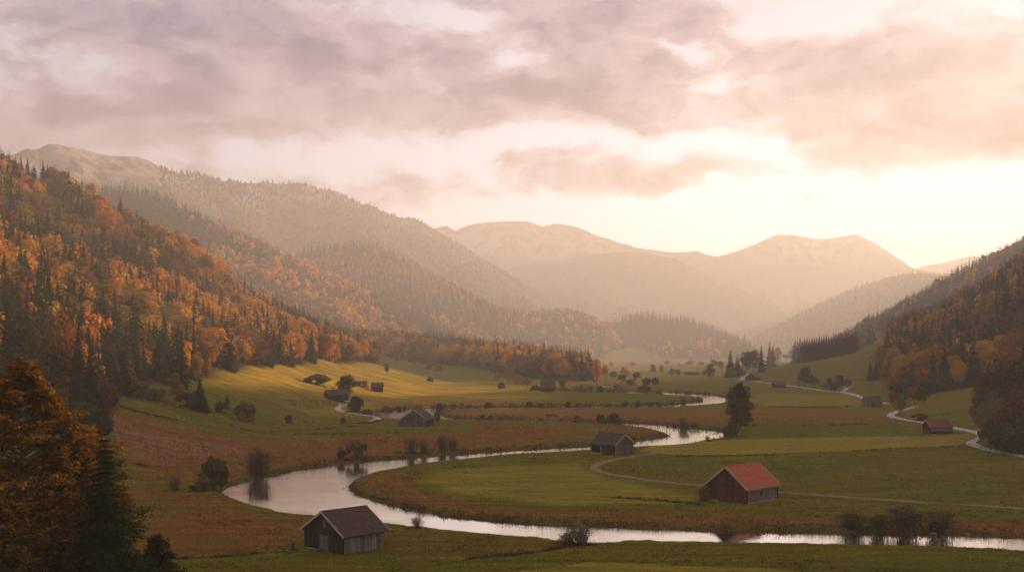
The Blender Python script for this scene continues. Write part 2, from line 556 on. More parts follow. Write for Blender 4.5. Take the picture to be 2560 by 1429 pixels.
BROWN = np.zeros(GX.shape)
for pts, amt, soft in (
        ([(1104, 1051), (1190, 1064), (1185, 1076), (1040, 1085), (900, 1092), (760, 1100), (480, 1099), (290, 1100), (300, 1150), (330, 1200), (420, 1216), (540, 1216), (600, 1200), (760, 1165), (1000, 1143), (1300, 1120), (1660, 1092), (1660, 1085), (1547, 1063), (1340, 1056)], 0.95, 3),
        ([(300, 1212), (540, 1248), (700, 1292), (800, 1302), (745, 1345), (600, 1378), (430, 1392), (300, 1395)], 0.9, 2.5),
        ([(930, 1024), (1090, 1022), (1300, 1020), (1650, 1018), (1830, 1018), (2060, 1024), (2225, 1030), (2225, 1056), (2000, 1060), (1840, 1058), (1700, 1066), (1640, 1060), (1400, 1051), (1130, 1044)], 0.95, 3),
        ([(905, 1003), (1300, 1002), (1330, 1007), (1100, 1015), (930, 1020)], 0.8, 3),
        ([(876, 1205), (1000, 1175), (1100, 1165), (1060, 1195), (1050, 1220), (1150, 1250), (1400, 1275), (1750, 1283), (2560, 1300), (2560, 1345), (1660, 1320), (1360, 1310), (1130, 1290), (950, 1255)], 0.75, 2.5),
        ([(760, 1300), (1000, 1320), (1380, 1355), (1460, 1363), (1400, 1385), (1150, 1395), (960, 1390)], 0.45, 3),
        ([(1400, 905), (1900, 904), (1880, 915), (1500, 918)], 0.8, 6),
        ([(1300, 948), (1850, 946), (1850, 958), (1600, 966), (1400, 968)], 0.45, 5)):
    BROWN = np.maximum(BROWN, amt * poly_mask(pts, soft))
BROWN *= sstep(-0.7, 0.25, fbm(GX, GY * 0.8, 22, 4, 91)) * 0.6 + 0.4
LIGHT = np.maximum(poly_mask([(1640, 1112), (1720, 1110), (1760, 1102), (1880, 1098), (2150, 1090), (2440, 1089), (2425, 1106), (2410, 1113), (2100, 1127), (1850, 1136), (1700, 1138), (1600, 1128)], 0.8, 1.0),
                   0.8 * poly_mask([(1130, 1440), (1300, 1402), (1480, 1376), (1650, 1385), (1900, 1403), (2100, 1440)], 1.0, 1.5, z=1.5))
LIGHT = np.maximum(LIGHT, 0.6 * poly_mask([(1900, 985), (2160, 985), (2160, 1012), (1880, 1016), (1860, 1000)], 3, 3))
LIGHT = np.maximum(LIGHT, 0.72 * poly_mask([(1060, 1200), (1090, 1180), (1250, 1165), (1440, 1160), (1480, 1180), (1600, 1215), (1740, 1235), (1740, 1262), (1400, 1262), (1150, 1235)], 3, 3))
GOLD = sstep(430, 540, GY) * (1 - sstep(820, 1000, GY)) * sstep(-10, -40, GX - 20) * 0 + sstep(395, 480, GY + 0.2 * GX) * (1 - sstep(800, 900, GY)) * (1 - sstep(-20, 45, GX))  # yellow dry grass, with low sunlight painted over the left meadow
GOLD = np.maximum(GOLD, 0.9 * poly_mask([(1560, 921), (1860, 920), (1860, 927), (1560, 928)], 6, 5))  # sunlit strips painted on the far valley floor
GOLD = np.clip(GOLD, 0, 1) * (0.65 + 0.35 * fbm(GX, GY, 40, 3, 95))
PINK = 0.5 * poly_mask([(300, 1112), (420, 1118), (600, 1114), (620, 1128), (520, 1142), (400, 1160), (320, 1168), (290, 1140)], 3, 5)


def wood_mask(x, y):
    """1 where the ground is wooded"""
    w = fbm(x, y, 40, 3, 101) * 7
    lf = sstep(-4, 4, np.interp(y, *FOOT_L) - x + w) * (1 - sstep(1250, 1350, y))
    h2 = ridge(x, y, HILL2, 0.50, 25)
    px = HX + x / np.maximum(y, 1) * F
    m2 = sstep(-2, 6, h2 + w * 0.6) * sstep(1150, 1300, y)
    clear2 = ((px + w * 3 - 1590) / 85) ** 2 + ((h2 + w) / 26) ** 2 < 1
    m2 = np.where(clear2, 0, m2)
    sp = ridge(x, y, SPUR, 0.20, 20)
    # the meadow lies in front of a line from left to right; the spur wood begins behind it
    line = np.interp(x, [-420, -128, -13, 31, 60], [1270, 1100, 915, 815, 830])
    ms = sstep(0, 6, y - line + w * 0.4) * sstep(-3, 2, sp - 0.5 + 0 * w) * (1 - sstep(1500, 1560, y)) * (x < 62)
    fr = np.interp(y, [480, 515, 560, 760, 900, 1000, 1100, 1300, 1700], [900, 186, 190, 246, 300, 332, 372, 455, 620])
    mr = sstep(-4, 4, x - fr + w) * sstep(510, 530, y + w * 0.5)
    hr = ridge(x, y, RIDGE_R, 0.62, 20)
    mr = np.maximum(mr, sstep(16, 26, hr) * sstep(1100, 1200, y))
    hs = ridge(x, y, SHADE_R, 0.75, 20)
    mr = np.maximum(mr, sstep(8, 20, hs) * sstep(40, 60, x - 200))
    return np.clip(np.maximum.reduce([lf, m2, ms, mr]), 0, 1)


# ditches and field edges
DITCH = np.zeros(GX.shape)
DITCHES = [[(1100, 1412), (1160, 1397), (1260, 1388), (1340, 1379), (1420, 1366), (1480, 1361)], [(540, 1084), (700, 1086), (900, 1083), (1000, 1080)], [(300, 1096), (420, 1094), (560, 1092)],
           [(1330, 1034), (1370, 1037), (1410, 1042)], [(1850, 1062), (2000, 1062), (2230, 1058)], [(760, 1057), (900, 1058), (950, 1050)], [(640, 1085), (760, 1076), (880, 1066)],
           [(380, 1392), (480, 1394), (560, 1390), (680, 1378)], [(320, 1168), (380, 1172), (430, 1166)], [(1880, 1016), (2030, 1018), (2120, 1016)], [(1690, 1139), (1900, 1138), (2200, 1124), (2420, 1114)], [(1500, 1240), (1650, 1252), (1760, 1262)]]
DITCHES = [catmull([on_plane(a, b, 0.0) for a, b in dch], 6) for dch in DITCHES]
for P in DITCHES:
    i0, i1 = np.searchsorted(XS, [P[:, 0].min() - 8, P[:, 0].max() + 8])
    j0, j1 = np.searchsorted(YS, [P[:, 1].min() - 8, P[:, 1].max() + 8])
    X, Y = GX[j0:j1, i0:i1], GY[j0:j1, i0:i1]
    dm = np.full(X.shape, 1e3)
    for (ax, ay), (bx, by) in zip(P[:-1], P[1:]):
        dx, dy = bx - ax, by - ay
        t = np.clip(((X - ax) * dx + (Y - ay) * dy) / max(dx * dx + dy * dy, 1e-9), 0, 1)
        dm = np.minimum(dm, np.hypot(X - ax - t * dx, Y - ay - t * dy))
    wd = np.clip(Y * 0.004, 0.5, 2.0)
    mk = np.exp(-(dm / wd) ** 2) * (0.6 + 0.4 * fbm(X, Y, 15, 3, 201))
    DITCH[j0:j1, i0:i1] = np.maximum(DITCH[j0:j1, i0:i1], mk)
GZ = GZ - 0.35 * np.clip(DITCH, 0, 1) * (GSD > 2)
WOOD = wood_mask(GX[:near_rows], GY[:near_rows])
WOOD = np.vstack([WOOD, np.zeros((len(YS) - near_rows, len(XS)))])
NEARB = np.maximum(np.clip(DITCH, 0, 1), np.exp(-(np.clip(GSD, 0, 30) / np.clip(GY * 0.008, 1.2, 4.0)) ** 2) * (GSD < 29) * 1.0)

ny, nx = GX.shape
ii = np.arange(nx * ny).reshape(ny, nx)
quads = np.stack([ii[:-1, :-1], ii[:-1, 1:], ii[1:, 1:], ii[1:, :-1]], -1).reshape(-1, 4)

gm, g, out = material('meadow_ground')


def attr(g, nm):
    n = g.node('ShaderNodeAttribute', attribute_name=nm)
    return n.outputs['Fac']


pos = g.node('ShaderNodeNewGeometry').outputs['Position']
nA = g.noise(pos, 0.035, 5, 0.6)
nB = g.noise(pos, 0.22, 5, 0.6)
nC = g.noise(pos, 1.3, 4, 0.65)
nD = g.noise(pos, 6.0, 3, 0.7)
grass = g.mix(g.ramp(nA, 0.35, 0.65), (0.166, 0.146, 0.011), (0.114, 0.142, 0.014))
grass = g.mix(g.ramp(nB, 0.42, 0.68), grass, (0.150, 0.112, 0.016))
brown = g.mix(g.ramp(nB, 0.35, 0.65), (0.235, 0.106, 0.028), (0.195, 0.112, 0.025))
brown = g.mix(g.ramp(nA, 0.45, 0.7), brown, (0.255, 0.102, 0.034))
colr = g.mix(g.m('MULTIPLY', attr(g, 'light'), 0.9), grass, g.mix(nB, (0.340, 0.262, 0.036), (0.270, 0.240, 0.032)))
gst = g.node('ShaderNodeMapping', {'Vector': pos, 'Rotation': (0, 0, -0.5), 'Scale': (0.012, 0.07, 0.1)})
gn = g.ramp(g.noise(gst.outputs[0], 1.0, 4, 0.6), 0.36, 0.58, 0.25, 1.0)  # streaks imitating bands of shadow across the painted sunlight
colr = g.mix(g.m('MULTIPLY', attr(g, 'sun_gold'), gn), colr, g.mix(nB, (0.66, 0.38, 0.055), (0.30, 0.22, 0.032)))  # dry grass colour raised to stand in for sun on it
colr = g.mix(attr(g, 'brown'), colr, brown)
colr = g.mix(attr(g, 'pink'), colr, (0.30, 0.165, 0.105))
colr = g.mix(g.m('MULTIPLY', attr(g, 'bank'), 0.6), colr, (0.050, 0.042, 0.018))
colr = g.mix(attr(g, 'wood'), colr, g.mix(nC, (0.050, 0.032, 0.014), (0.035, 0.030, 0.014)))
stk = g.node('ShaderNodeMapping', {'Vector': pos, 'Rotation': (0, 0, 0.35), 'Scale': (0.06, 0.42, 0.3)})
nS = g.noise(stk.outputs[0], 1.0, 5, 0.6)
mow = g.node('ShaderNodeTexWave', {'Vector': pos, 'Scale': 0.11, 'Distortion': 2.5, 'Detail': 3.0, 'Detail Scale': 0.6}, wave_type='BANDS', bands_direction='DIAGONAL')
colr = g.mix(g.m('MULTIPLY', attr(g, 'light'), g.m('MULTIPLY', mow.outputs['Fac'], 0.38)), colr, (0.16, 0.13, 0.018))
colr = g.mix(1.0, colr, g.mix(g.ramp(nS, 0.32, 0.68), (0.66, 0.70, 0.72), (1.30, 1.22, 1.15)), 'MULTIPLY')
tuft = g.m('MULTIPLY', g.ramp(nC, 0.56, 0.70), 0.55)
colr = g.mix(tuft, colr, g.mix(0.5, colr, (0.028, 0.030, 0.010)))
colr = g.mix(1.0, colr, g.mix(nD, (0.72, 0.72, 0.72), (1.28, 1.28, 1.28)), 'MULTIPLY')
bump = g.node('ShaderNodeBump', {'Strength': 0.9, 'Distance': 0.25, 'Height': g.m('ADD', nC, g.m('MULTIPLY', nD, 0.4))})
bs = g.node('ShaderNodeBsdfDiffuse', {'Color': colr, 'Roughness': 0.6, 'Normal': bump.outputs[0]})
g.l.new(bs.outputs[0], out.inputs[0])

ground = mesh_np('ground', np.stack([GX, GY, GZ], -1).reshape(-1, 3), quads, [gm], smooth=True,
                 attrs={'brown': BROWN.ravel(), 'light': LIGHT.ravel(), 'sun_gold': GOLD.ravel(), 'pink': PINK.ravel(), 'wood': WOOD.ravel(), 'bank': NEARB.ravel()})
tag(ground, 'green and brown valley meadows rising to wooded slopes', kind='structure')

# water: one level sheet lying in the bed that is cut into the ground
wm, g, out = material('river_water')
pos = g.node('ShaderNodeNewGeometry').outputs['Position']
mp = g.node('ShaderNodeMapping', {'Vector': pos, 'Scale': (0.55, 1.5, 1.0)})
r1 = g.noise(mp.outputs[0], 1.0, 4, 0.6, 0.6)
r2 = g.noise(pos, 0.05, 3, 0.5)
bstr = g.ramp(r2, 0.40, 0.60, 0.015, 0.095)
bp = g.node('ShaderNodeBump', {'Strength': bstr, 'Distance': 0.35, 'Height': r1})
fr = g.node('ShaderNodeFresnel', {'IOR': 1.45, 'Normal': bp.outputs[0]})
wd = g.node('ShaderNodeBsdfDiffuse', {'Color': (0.035, 0.040, 0.032), 'Normal': bp.outputs[0]})
wg = g.node('ShaderNodeBsdfGlossy', {'Color': (0.97, 0.96, 0.94), 'Roughness': 0.012, 'Normal': bp.outputs[0]})
wmx = g.node('ShaderNodeMixShader', {0: g.m('MULTIPLY_ADD', fr.outputs[0], 0.5, 0.58, clamp=True), 1: wd.outputs[0], 2: wg.outputs[0]})
g.l.new(wmx.outputs[0], out.inputs[0])
wx = np.linspace(-170, 320, 50)
wy = np.linspace(125, 850, 73)
wX, wY = np.meshgrid(wx, wy)
k = np.arange(wX.size).reshape(wX.shape)
river = mesh_np('river', np.stack([wX, wY, np.full_like(wX, ZW)], -1).reshape(-1, 3), np.stack([k[:-1, :-1], k[:-1, 1:], k[1:, 1:], k[1:, :-1]], -1).reshape(-1, 4), [wm])
tag(river, 'winding river reflecting the pale evening sky', kind='structure')


# far mountains, each a height field of its own
mm, g, out = material('mountain_slope')
pos = g.node('ShaderNodeNewGeometry').outputs['Position']
q1, q2, q3 = g.noise(pos, 0.004, 6, 0.6), g.noise(pos, 0.02, 5, 0.6), g.noise(pos, 0.09, 4, 0.65)
hz = g.sep(pos)[2]
rock = g.ramp(g.m('ADD', hz, g.m('MULTIPLY', g.m('SUBTRACT', q1, 0.5), 220)), 330, 440)
woodc = g.mix(g.ramp(q2, 0.4, 0.62), (0.035, 0.034, 0.018), (0.075, 0.045, 0.018))
rockc = g.mix(g.ramp(q2, 0.42, 0.60), (0.190, 0.175, 0.150), (0.050, 0.048, 0.030))
mc = g.mix(rock, woodc, rockc)
mc = g.mix(1.0, mc, g.mix(q3, (0.55, 0.55, 0.55), (1.45, 1.45, 1.45)), 'MULTIPLY')
bp = g.node('ShaderNodeBump', {'Strength': 1.0, 'Distance': 14.0, 'Height': g.m('ADD', q2, g.m('MULTIPLY', q3, 0.5))})
bs = g.node('ShaderNodeBsdfDiffuse', {'Color': mc, 'Normal': bp.outputs[0]})
g.l.new(bs.outputs[0], out.inputs[0])

MOUNTAINS = {}


def mountain(key, lst, slope, label, step, rnd=30.0, drop=0.0, rough=0.10, seed=1, jag=0.0):
    pts = crest(lst, drop)
    fine = []
    for (a, b) in zip(pts[:-1], pts[1:]):
        n = max(1, int(math.dist(a[:2], b[:2]) / (step * 2.5)))
        for k in range(n):
            t = k / n
            fine.append([a[i] + (b[i] - a[i]) * t for i in range(3)])
    fine.append(list(pts[-1]))
    fa = np.array(fine)
    fa[:, 2] += (1 - 2.2 * np.abs(fbm(fa[:, 0], fa[:, 1], 210, 5, seed + 40))) * jag
    pts = [tuple(p) for p in fa]
    zmax = max(p[2] for p in pts)
    reach = zmax / slope * 1.1
    x0, x1 = min(p[0] for p in pts) - reach, max(p[0] for p in pts) + reach
    y0, y1 = min(p[1] for p in pts) - reach, max(p[1] for p in pts) + reach * 0.6
    ax, ay = np.arange(x0, x1, step), np.arange(y0, y1, step)
    X, Y = np.meshgrid(ax, ay)

    def fn(x, y):
        h = ridge(x, y, pts, slope, rnd)
        up = np.interp(x, fa[np.argsort(fa[:, 0]), 0], fa[np.argsort(fa[:, 0]), 2])
        below = np.clip(up - h, 0, 400)
        # spurs and gullies grow with the distance below the crest
        n = fbm(x + 0.3 * y, y * 0.35, 420, 5, seed) * 1.0 + (0.5 - 1.6 * np.abs(fbm(x, y, 170, 5, seed + 7))) * 0.45
        return np.maximum(h + below * rough * 3.2 * n, -25)
    Z = fn(X, Y)
    k = np.arange(X.size).reshape(X.shape)
    q = np.stack([k[:-1, :-1], k[:-1, 1:], k[1:, 1:], k[1:, :-1]], -1).reshape(-1, 4)
    keep = (Z.ravel()[q] > -20).any(1)
    o = mesh_np('mountain', np.stack([X, Y, Z], -1).reshape(-1, 3), q[keep], [mm], smooth=True)
    tag(o, label, kind='structure')
    MOUNTAINS[key] = (fn, pts, (x0, x1, y0, y1))
    return o


mountain('left', [(-600, 440, 2450), (-300, 420, 2450), (-100, 402, 2450), (0, 394, 2450), (70, 376, 2526), (95, 382, 2553), (130, 370, 2590), (190, 376, 2655), (280, 391, 2752), (340, 402, 2817), (400, 426, 2882), (480, 441, 2968),
                  (560, 463, 3055), (610, 458, 3109), (660, 452, 3163), (700, 458, 3206), (760, 464, 3271), (800, 476, 3314), (850, 478, 3368), (900, 509, 3422), (960, 534, 3487),
                  (1030, 550, 3562), (1100, 602, 3638), (1200, 662, 3668), (1280, 705, 3692), (1350, 737, 3713), (1420, 775, 3734), (1500, 830, 3758)], 0.62,
         'tall bare topped mountain behind the wooded hills on the left', 12, 4, rough=0.24, seed=3, jag=13)
mountain('sub', [(560, 700, 2268), (700, 650, 2298), (780, 612, 2318), (840, 601, 2318), (890, 594, 2318), (930, 601, 2318), (1000, 645, 2339), (1100, 695, 2369), (1200, 760, 2399), (1270, 800, 2419)], 0.6,
         'rounded wooded shoulder below the tall mountain on the left', 13, 25, drop=14, rough=0.12, seed=9, jag=2)
mountain('far', [(900, 640, 4807), (1090, 577, 4807), (1115, 573, 4807), (1140, 581, 4807), (1220, 561, 4807), (1270, 555, 4807), (1320, 557, 4807), (1357, 574, 4807), (1390, 567, 4763), (1450, 568, 4763), (1500, 581, 4763), (1590, 621, 4729),
                 (1680, 634, 4729), (1740, 637, 4729), (1795, 650, 4729), (1840, 636, 4763), (1900, 607, 4807), (1940, 593, 4807), (1990, 590, 4807), (2040, 600, 4807), (2070, 606, 4807), (2110, 597, 4807), (2140, 592, 4807), (2175, 612, 4807), (2220, 650, 4807),
                 (2300, 668, 4807), (2420, 720, 4807), (2560, 790, 4807)], 0.72,
         'long pale mountain chain closing the end of the valley', 18, 4, rough=0.20, seed=15, jag=20)
mountain('far_low', [(1180, 720, 4233), (1260, 680, 4233), (1350, 654, 4233), (1450, 638, 4187), (1540, 630, 4187), (1620, 632, 4187), (1680, 648, 4187), (1760, 690, 4187), (1850, 750, 4187), (1950, 820, 4187)], 0.5,
         'lower hazy ridge in front of the far mountain chain', 18, 8, rough=0.15, seed=23, jag=10)
mountain('far_right', [(2180, 720, 5491), (2260, 684, 5491), (2310, 664, 5491), (2370, 659, 5491), (2430, 637, 5491), (2490, 649, 5491), (2600, 680, 5491), (2800, 720, 5491)], 0.5,
         'palest peak behind the wooded slope on the right', 24, 6, rough=0.15, seed=29, jag=14)
mountain('right', [(1830, 880, 3480), (1880, 862, 3480), (1950, 830, 3480), (2000, 796, 3480), (2100, 737, 3456), (2160, 707, 3420), (2230, 684, 3420), (2300, 674, 3420), (2340, 678, 3420), (2390, 690, 3420), (2470, 705, 3420), (2700, 760, 3420)], 0.55,
         'hazy wooded hill rising in front of the right end of the far mountains', 15, 25, drop=10, rough=0.12, seed=35, jag=2)

# the air of the valley
hm, g, out = material('valley_haze')
hv = g.node('ShaderNodeVolumePrincipled', {'Color': (0.985, 0.945, 0.885), 'Density': 0.000208, 'Anisotropy': 0.45})
for nm in ('Density Attribute', 'Color Attribute', 'Temperature Attribute'):
    hv.inputs[nm].default_value = ''
hm.cycles.homogeneous_volume = True
g.l.new(hv.outputs[0], out.inputs['Volume'])
hb = MB()
hb.box(-6500, 6500, -500, 12500, -40, 575)
haze = hb.build('haze', hm)
tag(haze, 'warm thin haze filling the valley air', kind='stuff')

# ------------------------------------------------------------------ trees
def leaf_material(name, transl=0.35):
    m, g, out = material(name)
    oi = g.node('ShaderNodeObjectInfo')
    at_ = g.node('ShaderNodeAttribute', attribute_name='tint')
    c = g.mix(1.0, oi.outputs['Color'], at_.outputs['Color'], 'MULTIPLY')
    df = g.node('ShaderNodeBsdfDiffuse', {'Color': c})
    tr = g.node('ShaderNodeBsdfTranslucent', {'Color': c})
    mx = g.node('ShaderNodeMixShader', {0: transl, 1: df.outputs[0], 2: tr.outputs[0]})
    g.l.new(mx.outputs[0], out.inputs[0])
    return m


LEAF = leaf_material('autumn_leaves', 0.38)
NEEDLE = leaf_material('spruce_needles', 0.15)
bark, g, out = material('bark')
pos = g.node('ShaderNodeTexCoord').outputs['Object']
bs = g.node('ShaderNodeBsdfDiffuse', {'Color': g.mix(g.noise(pos, 9, 4), (0.05, 0.038, 0.028), (0.12, 0.10, 0.08))})
g.l.new(bs.outputs[0], out.inputs[0])


def unit(v):
    return v / np.maximum(np.linalg.norm(v, axis=1, keepdims=True), 1e-9)


def leaf_quads(P, N, size, rng, aspect=0.7):
    """a rhombic leaf clump at every point of P, facing N"""
    n = len(P)
    T = unit(np.cross(N, rng.normal(size=(n, 3))))
    B = np.cross(N, T)
    s = (size * rng.uniform(0.65, 1.35, n))[:, None]
    w = s * aspect
    V = np.stack([P - T * s * 0.5, P + B * w * 0.5 + N * s * 0.08, P + T * s * 0.5, P - B * w * 0.5 + N * s * 0.08], 1).reshape(-1, 3)
    return V, np.arange(4 * n).reshape(n, 4)


def broadleaf(rng, nblob, nleaf, leaf, h=1.0, wr=0.62, low=0.16, shape=1.0):
    """leaf clumps of a crown of height 1: V, F, tint"""
    C, R = [], []
    for k in range(nblob):
        for _ in range(30):
            q = rng.uniform(-1, 1, 3)
            if np.dot(q, q) < 1:
                break
        zc = 0.5 * (1 + low)
        z = zc + q[2] * 0.5 * (1 - low) * 0.78
        tz = (z - low) / (1 - low)
        prof = (max(0.02, 1 - abs(2 * tz - 0.82) ** 2.1 * 0.75)) ** 0.6 * (1 - 0.35 * shape * tz ** 2) if wr < 0.95 else (1.12 if tz < 0.5 else 1.12 * math.sqrt(max(0.05, 1 - (2 * tz - 1) ** 2)))
        C.append((q[0] * wr * 0.40 * prof, q[1] * wr * 0.40 * prof, z))
        R.append((rng.uniform(0.085, 0.165) if wr < 0.95 else rng.uniform(0.05, 0.16)) * (0.75 + 0.5 * wr))
    C, R = np.array(C), np.array(R)
    idx = rng.integers(0, nblob, nleaf)
    D = unit(rng.normal(size=(nleaf, 3)) + np.array([0, 0, 0.25]))
    rr = R[idx] * rng.uniform(0.72, 1.12, nleaf)
    P = C[idx] + D * rr[:, None] * np.array([1, 1, 0.85])
    N = unit(D + rng.normal(size=(nleaf, 3)) * 0.55)
    V, Fq = leaf_quads(P, N, leaf, rng)
    blobv = rng.uniform(0.82, 1.2, nblob)
    hue = rng.normal(0, 0.07, nblob)
    v = blobv[idx] * rng.uniform(0.75, 1.28, nleaf)
    t = np.stack([v * (1 + hue[idx]), v, v * (1 - hue[idx])], 1)
    return V, Fq, np.repeat(t, 4, 0)


def spruce(rng, levels, per, w=0.17, low=0.05, sub=2, droop=0.35):
    """drooping boughs of a spruce of height 1"""
    V, T = [], []
    for L in range(levels):
        t = L / (levels - 1)
        z = low + (1 - low) * t ** 0.92
        R = w * (1 - t) ** 0.82 * rng.uniform(0.85, 1.1) + 0.006
        n = max(3, int(per * (1 - 0.5 * t)))
        a0 = rng.uniform(0, 6.28)
        for k in range(n):
            a = a0 + 2 * PI * (k + rng.uniform(-0.3, 0.3)) / n
            r = R * rng.uniform(0.72, 1.15)
            dn = r * droop * rng.uniform(0.6, 1.5)
            zz = z + rng.uniform(-0.012, 0.012)
            ca, sa = math.cos(a), math.sin(a)
            hw = r * 0.30 + 0.006
            v = rng.uniform(0.7, 1.3)
            root = (0, 0, zz + 0.012)
            tip = (ca * r, sa * r, zz - dn)
            mr = 0.58
            m1 = (ca * r * mr - sa * hw, sa * r * mr + ca * hw, zz - dn * 0.55 - hw * 0.45)
            m2 = (ca * r * mr + sa * hw, sa * r * mr - ca * hw, zz - dn * 0.55 - hw * 0.45)
            V += [root, m1, tip, m2]
            T += [v] * 4
            for s_ in range(sub - 1):
                q = rng.uniform(0.35, 0.95)
                b = a + rng.uniform(-0.5, 0.5)
                cb, sb = math.cos(b), math.sin(b)
                p0 = (ca * r * q * 0.5, sa * r * q * 0.5, zz - dn * q * 0.4)
                p2 = (cb * r * q, sb * r * q, zz - dn * q - r * 0.22)
                h2 = hw * 0.6
                mm_ = [(p0[i] + p2[i]) / 2 for i in range(3)]
                V += [p0, (mm_[0] - sb * h2, mm_[1] + cb * h2, mm_[2]), p2, (mm_[0] + sb * h2, mm_[1] - cb * h2, mm_[2])]
                T += [v * rng.uniform(0.8, 1.2)] * 4
    V = np.array(V)
    return V, np.arange(len(V)).reshape(-1, 4), np.array(T)[:, None] * np.ones(3)


def trunk_mb(h, r, limbs=0, rng=None):
    mb = MB()
    bend = [(rng.uniform(-0.012, 0.012) * h if rng is not None else 0) for _ in range(8)]
    top = 0.72 if limbs else 0.97
    zs = [-0.02, 0.03, 0.2, 0.4, 0.6, top]
    mb.tube([(bend[i] * (i > 1), bend[-i] * (i > 1), z * h) for i, z in enumerate(zs)], [r * 1.5, r * 1.1, r * 0.9, r * 0.7, r * 0.45, r * 0.12], 7)
    for k in range(limbs):
        a = rng.uniform(0, 6.28)
        z0 = rng.uniform(0.25, 0.6) * h
        L = rng.uniform(0.14, 0.24) * h
        p = [(0, 0, z0), (math.cos(a) * L * 0.5, math.sin(a) * L * 0.5, z0 + L * 0.5), (math.cos(a) * L, math.sin(a) * L, z0 + L * 1.1)]
        mb.tube(p, [r * 0.4, r * 0.26, r * 0.08], 5)
    return mb


def proto_mesh(name, V, Fq, tint, mat):
    o = mesh_np(name, V, Fq, [mat], tint=tint)
    me = o.data
    bpy.data.objects.remove(o)
    return me


rngp = np.random.default_rng(5)
BL_SPEC = [(22, 0.60, 0.14, 1.0), (26, 0.72, 0.12, 0.7), (18, 0.46, 0.10, 1.2), (24, 0.66, 0.2, 0.9), (20, 0.54, 0.12, 1.3), (28, 0.80, 0.16, 0.6)]
BL_HI = [broadleaf(rngp, nb, 5200, 0.034, wr=wr, low=lo, shape=sh) for nb, wr, lo, sh in BL_SPEC]
BL_MID = [broadleaf(rngp, nb, 1500, 0.058, wr=wr, low=lo, shape=sh) for nb, wr, lo, sh in BL_SPEC]
BL_LOW = [broadleaf(rngp, int(nb * 0.7), 300, 0.115, wr=wr, low=lo * 0.6, shape=sh) for nb, wr, lo, sh in BL_SPEC]
BL_FAR = [broadleaf(rngp, 9, 70, 0.22, wr=wr, low=lo * 0.5, shape=sh) for nb, wr, lo, sh in BL_SPEC]
SP_SPEC = [0.21, 0.18, 0.25, 0.20]
SP_HI = [spruce(rngp, 42, 11, w=w, sub=3) for w in SP_SPEC]
SP_MID = [spruce(rngp, 26, 8, w=w, sub=2, droop=0.55) for w in SP_SPEC]
SP_LOW = [spruce(rngp, 15, 6, w=w * 1.05, sub=1, droop=0.7) for w in SP_SPEC]
SP_FAR = [spruce(rngp, 9, 5, w=w * 1.15, sub=1, droop=0.95) for w in SP_SPEC]


def far_cone(rng, w):
    V, Fc = [], []
    for z0, z1, r in ((0.0, 0.6, w), (0.3, 0.85, w * 0.75), (0.6, 1.05, w * 0.45)):
        n = len(V)
        for k in range(5):
            a = 2 * PI * k / 5 + rng.uniform(0, 1)
            V.append((math.cos(a) * r * rng.uniform(0.8, 1.2), math.sin(a) * r * rng.uniform(0.8, 1.2), z0))
        V.append((0, 0, z1))
        Fc += [(n + k, n + (k + 1) % 5, n + 5, n + 5) for k in range(5)]
    return V, Fc


# colours of the trees: name, base colour
PAL = {'rust orange': (0.430, 0.165, 0.014), 'golden': (0.470, 0.240, 0.026), 'brown': (0.150, 0.072, 0.016), 'olive': (0.170, 0.120, 0.020), 'copper red': (0.300, 0.090, 0.014)}
PALN = list(PAL)
PALA = np.array([PAL[k] for k in PALN])
SPRUCE_C = np.array([0.024, 0.028, 0.012])

# ---- where the forest stands
def grid_pts(x0, x1, y0, y1, step, rng):
    ax, ay = np.arange(x0, x1, step), np.arange(y0, y1, step)
    X, Y = np.meshgrid(ax, ay)
    X = X + rng.uniform(-0.45, 0.45, X.shape) * step
    Y = Y + rng.uniform(-0.45, 0.45, Y.shape) * step
    return X.ravel(), Y.ravel()


def facing(x, y, z, hf, e=6.0, lim=-0.12):
    zx = (hf(x + e, y) - hf(x - e, y)) / (2 * e)
    zy = (hf(x, y + e) - hf(x, y - e)) / (2 * e)
    n = np.stack([-zx, -zy, np.ones_like(zx)], 1)
    n /= np.linalg.norm(n, axis=1, keepdims=True)
    v = np.stack([-x, -y, HC - z], 1)
    v /= np.linalg.norm(v, axis=1, keepdims=True)
    return (n * v).sum(1) > lim


TREES = []        # x, y, z, h, conifer?, palette index, region
def forest(region, box, step, hr, conif, rng, lim=-0.12, pxr=(-260, 2820)):
    x, y = grid_pts(*box, step, rng)
    px = HX + x / y * F
    k = (px > pxr[0]) & (px < pxr[1])
    x, y = x[k], y[k]
    k = wood_mask(x, y) > rng.uniform(0.25, 0.75, len(x))
    x, y = x[k], y[k]
    z = gz(x, y)
    k = facing(x, y, z, gz, lim=lim)
    x, y, z = x[k], y[k], z[k]
    cn = fbm(x, y, 55, 3, 131) * 0.55 + fbm(x, y, 160, 2, 137) * 0.5
    isc = cn + rng.normal(0, 0.35, len(x)) < conif(x, y)
    cl = fbm(x, y, 70, 3, 141)
    pal = np.where(isc, -1, 0)
    r = cl + rng.normal(0, 0.42, len(x))
    pal = np.where(~isc, np.select([r < -0.50, r < -0.08, r < 0.25, r < 0.75], [3, 2, 0, 1], 0), pal)
    pal = np.where(~isc & (rng.uniform(size=len(x)) < 0.04), 4, pal)
    h = np.where(isc, rng.uniform(hr[0], hr[1], len(x)) * 1.12, rng.uniform(hr[0], hr[1], len(x)) * 0.92)
    for i in range(len(x)):
        TREES.append((x[i], y[i], z[i], h[i], bool(isc[i]), int(pal[i]), region))


